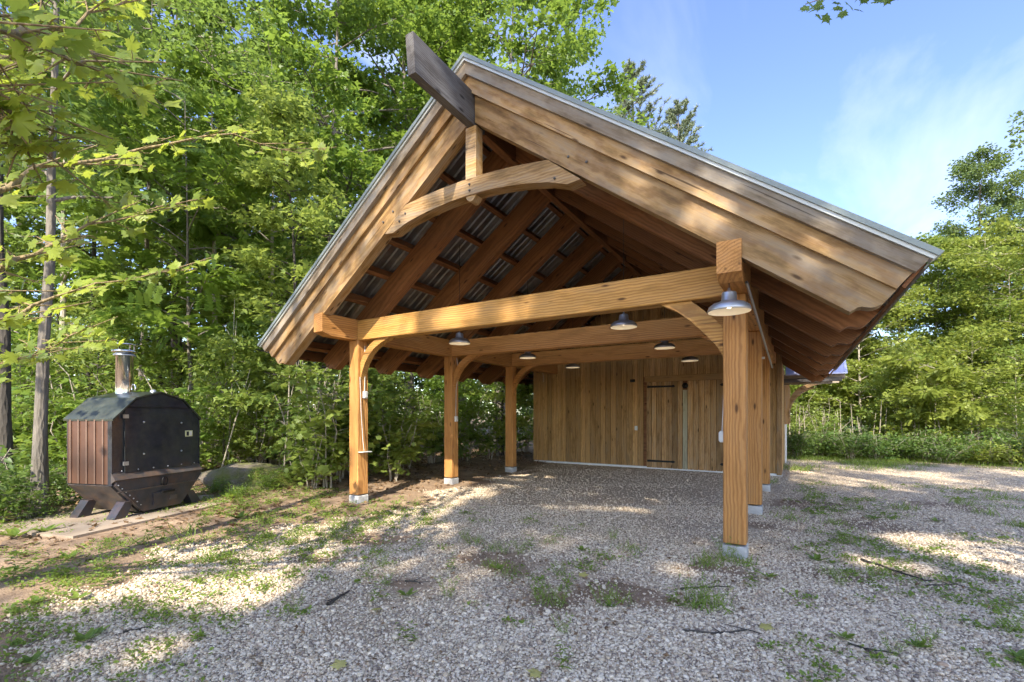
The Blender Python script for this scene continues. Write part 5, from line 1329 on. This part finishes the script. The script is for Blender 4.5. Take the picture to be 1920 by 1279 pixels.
WEED = {k: [weed_mesh(k, 100 + i*7 + j) for j in range(2)] for i, k in enumerate(('grass', 'rosette', 'stem', 'feather'))}
words = {'grass': 'grassy weed tuft', 'rosette': 'broad leaved weed', 'stem': 'upright leafy weed', 'feather': 'feathery weed tuft'}
weeds = [(716, 1063, 'feather', .9), (932, 1069, 'rosette', .9), (915, 1062, 'grass', .8), (950, 1075, 'grass', .9), (924, 1032, 'grass', .9), (945, 1040, 'feather', .8), (990, 1032, 'stem', 1.0), (975, 1040, 'feather', .9), (1046, 1010, 'stem', .9), (1030, 1018, 'grass', .8),
 (1092, 1034, 'rosette', .8), (1183, 1032, 'grass', 1.0), (1150, 1012, 'feather', .8), (1048, 1083, 'feather', .8), (1030, 1131, 'grass', 1.0), (1012, 1128, 'feather', .8), (1050, 1140, 'feather', .8), (1128, 1138, 'feather', 1.0), (1168, 1127, 'grass', 1.0), (1146, 1140, 'rosette', .7), (840, 1120, 'feather', .9), (848, 1069, 'stem', .9),
 (764, 1120, 'rosette', .9), (705, 1127, 'stem', .9), (724, 1098, 'feather', .8), (690, 1085, 'stem', .7), (1054, 1189, 'feather', .7), (768, 1207, 'stem', .8), (1054, 1255, 'stem', .8), (1325, 1140, 'grass', 1.5), (1310, 1132, 'feather', 1.3), (1340, 1145, 'feather', 1.1), (1322, 1062, 'grass', 1.1), (1260, 1131, 'stem', .8), (793, 978, 'grass', 1.1), (892, 1018, 'grass', 1.0), (870, 1012, 'feather', .8),
 (1730, 1214, 'feather', 1.0), (1720, 1217, 'rosette', .8), (1891, 1186, 'feather', 1.0), (1914, 1240, 'rosette', 1.1), (1582, 1200, 'rosette', .9), (1676, 1232, 'feather', .7), (1649, 1082, 'grass', 1.1), (1555, 1078, 'grass', .9), (1532, 1054, 'rosette', 1.1), (1572, 984, 'grass', 1.2), (1652, 966, 'stem', 1.5), (1640, 975, 'rosette', 1.2), (1693, 955, 'grass', 1.5), (1850, 965, 'grass', 1.3), (1877, 935, 'grass', 1.4),
 (1646, 918, 'grass', 1.6), (1575, 1098, 'feather', .8), (1441, 1085, 'rosette', 1.0), (1404, 1100, 'stem', 1.1), (1347, 1055, 'grass', 1.3), (1362, 1052, 'feather', 1.3), (1390, 1056, 'grass', 1.0), (1592, 1018, 'grass', 1.2), (1495, 882, 'grass', 2.6), (1904, 988, 'grass', 1.2), (1756, 980, 'rosette', 1.0), (1480, 975, 'grass', 1.3), (1520, 940, 'feather', 1.5), (1800, 945, 'grass', 1.3), (1440, 905, 'grass', 1.4),
 (22, 1085, 'stem', 1.6), (58, 1062, 'stem', 1.3), (100, 1090, 'stem', 1.2), (66, 1135, 'rosette', 1.1), (146, 1126, 'rosette', 1.0), (179, 1105, 'stem', 1.2), (190, 1080, 'stem', 1.2), (160, 1205, 'rosette', 1.0), (182, 1192, 'rosette', .8), (58, 1246, 'rosette', .8), (383, 992, 'stem', 1.3), (299, 1018, 'stem', 1.6), (226, 1045, 'stem', 1.2), (401, 1049, 'grass', 1.2), (292, 1058, 'stem', 1.2), (550, 1152, 'feather', .8), (448, 975, 'rosette', 1.8), (128, 1050, 'rosette', 1.2),
 (470, 960, 'stem', 1.8), (520, 930, 'stem', 2.0), (430, 940, 'rosette', 2.0), (350, 1000, 'grass', 1.5), (560, 1005, 'grass', 1.0), (250, 1020, 'grass', 1.4), (500, 990, 'feather', 1.4), (30, 1010, 'rosette', 2.0), (85, 1000, 'rosette', 1.8), (590, 955, 'stem', 1.3), (10, 985, 'stem', 2.0), (330, 1035, 'feather', 1.4)]
def where(u, v):
    if u < 200: return 'at the lower left' if v > 1100 else 'on the soil at the left edge'
    if u < 480: return 'beside the furnace slab' if v < 1030 else 'on the gravel edge below the furnace'
    if u < 680: return 'left of the front left post' if v < 1000 else 'in open gravel left of centre'
    if u < 860: return 'near the front left post' if v < 1000 else 'in gravel left of the bare patches'
    if u < 1000: return 'in gravel in front of the middle left post' if v < 1050 else 'in the left bare patch'
    if u < 1220: return 'in the centre of the yard' if v < 1100 else 'in the central bare patch' if v < 1160 else 'in the near gravel at centre'
    if u < 1420: return 'at the foot of the nearest post' if v < 1075 else 'in gravel before the nearest post'
    if u < 1620: return 'right of the right posts' if v < 1010 else 'by the fallen stick right of the nearest post' if v < 1130 else 'in the near gravel at right'
    return 'in the far gravel at right' if v < 1000 else 'in the sunny gravel at right' if v < 1130 else 'in the lower right corner'
wr = random.Random(8)
for u, v, kd, s in weeds:
    p = on_ground(u, v); me = WEED[kd][wr.randrange(2)]
    o = put('weed', me, L_GRASS, None, Matrix.Translation((p[0], p[1], float(ground_z(p[0], p[1])) + .004)) @ Matrix.Rotation(wr.random()*6.28, 4, 'Z') @ Matrix.Scale(s, 4))
    tag(o, f'small {words[kd]} {where(u, v)}', 'weed', f'{words[kd]}s {where(u, v)}')
# fallen twigs
def twig(pts, r, label):
    P = [on_ground(*p) + np.array([0, 0, r + .006]) for p in pts]
    P = np.array(P); s = np.linspace(0, len(P) - 1, 3*len(P)); path = np.column_stack([np.interp(s, np.arange(len(P)), P[:, k]) for k in range(3)])
    path += RNG.normal(0, .006, path.shape)*[1, 1, .3]
    tb = Tubes(); tb.add(path, np.linspace(r, r*.4, len(path)), 6)
    for k in (len(path)//3, 2*len(path)//3):
        e = path[k] + RNG.normal(0, .09, 3)*[1, 1, 0] + [0, 0, .02]; tb.add(np.array([path[k], e]), [r*.5, r*.2], 4)
    tag(put('twig', tb.mesh('twig'), M_BARKD), label, 'twig', 'twigs fallen on the gravel')
twig([(1617, 1053), (1680, 1074), (1730, 1090), (1750, 1092)], .011, 'long dark stick lying right of the nearest post')
twig([(1280, 1186), (1350, 1192), (1400, 1184), (1428, 1192)], .008, 'thin dark twig on gravel below the nearest post')
twig([(1275, 1107), (1320, 1104), (1370, 1102)], .009, 'short dark twig just below the nearest post')
twig([(1590, 1212), (1630, 1222), (1682, 1230)], .008, 'brown twig near the lower right')
twig([(1740, 1100), (1790, 1098), (1840, 1110)], .006, 'pale thin twig crossing the gravel at right')
twig([(615, 1138), (640, 1122), (655, 1112)], .014, 'short stub of wood on gravel left of centre')
twig([(230, 1190), (260, 1184), (285, 1178)], .009, 'dark stick on gravel at the lower left')
twig([(760, 1092), (790, 1096)], .008, 'little dark twig left of the bare patches')
for i, (u, v, lab) in enumerate(((1091, 1085, 'yellow fallen leaf in the middle of the yard'), (1012, 1272, 'yellow fallen leaf at the bottom edge'), (707, 1146, 'pale yellow leaf on gravel left of centre'), (1431, 1184, 'yellow leaf at the end of a thin twig'), (640, 1258, 'tan leaf near the bottom left of centre'))):
    p = on_ground(u, v); tag(put('fallen_leaf', tri_mesh('fallen_leaf', LEAF_MAPLE[0]*.085, LEAF_MAPLE[1], np.full(25, .5)), L_YELLOW, None, Matrix.Translation((p[0], p[1], .022)) @ Matrix.Rotation(i*1.9, 4, 'Z') @ Matrix.Rotation(.25, 4, 'X')), lab, 'leaf', 'fallen leaves on the gravel')
def gravel_litter():
    rng = np.random.default_rng(61); P = scatter(2.2, 9, 14, 0, 1920)
    for u_, v_, r_, m_ in ((930, 1050, .30, 110), (1040, 1125, .26, 110), (1160, 1112, .28, 110), (1500, 945, .6, 120), (1340, 1070, .25, 60), (1080, 1150, .2, 40), (760, 1090, .2, 30), (1700, 1075, .3, 40), (640, 1000, .4, 60)):
        c_ = on_ground(u_, v_)[:2]; P = np.vstack([P, c_ + rng.normal(0, r_, (m_, 2))*[1.3, .8]])
    n = len(P)
    Pl = np.column_stack([P, np.full(n, .018)]); D = rng.normal(0, 1, (n, 3)); D[:, 2] = 0
    return leaf_cloud('dry_leaf_bits', Pl, np.tile([0, 0, 1.0], (n, 1)) + rng.normal(0, .3, (n, 3)), D, rng.uniform(.015, .05, n), LEAF4, rng.random(n))
tag(put('dry_leaf_bits', gravel_litter(), L_LITTER), 'brown bits of dead leaf scattered over the gravel', None, kind='stuff')

# ------------------------------------------------------------------ things that share a description are told apart by their place
ORD = ['second', 'third', 'fourth', 'fifth', 'sixth', 'seventh', 'eighth', 'ninth', 'tenth', 'eleventh', 'twelfth', 'thirteenth', 'fourteenth', 'fifteenth', 'sixteenth', 'seventeenth', 'eighteenth', 'nineteenth', 'twentieth', 'twenty-first', 'twenty-second', 'twenty-third', 'twenty-fourth', 'twenty-fifth', 'twenty-sixth', 'twenty-seventh', 'twenty-eighth']
same = {}
for o in scn.objects:
    if o.parent is None and 'label' in o and 'category' in o: same.setdefault(o['label'], []).append(o)
for lab, obs in same.items():
    if len(obs) < 2: continue
    def screen_u(o):
        p = np.array(WM[o.name].translation)
        if o.type == 'MESH': p = np.array(WM[o.name] @ Vector(np.mean([v.co for v in o.data.vertices[:200]], axis=0).tolist()))
        return float(project(p[None])[0][0])
    obs.sort(key=screen_u)
    for k, o in enumerate(obs):
        w = 'leftmost' if k == 0 else 'rightmost' if k == len(obs) - 1 else ORD[k - 1] + '-from-left'
        o['label'] = f'{lab}, {w}' if len(f'{lab}, {w}'.split()) <= 16 else f'{w} {lab}'
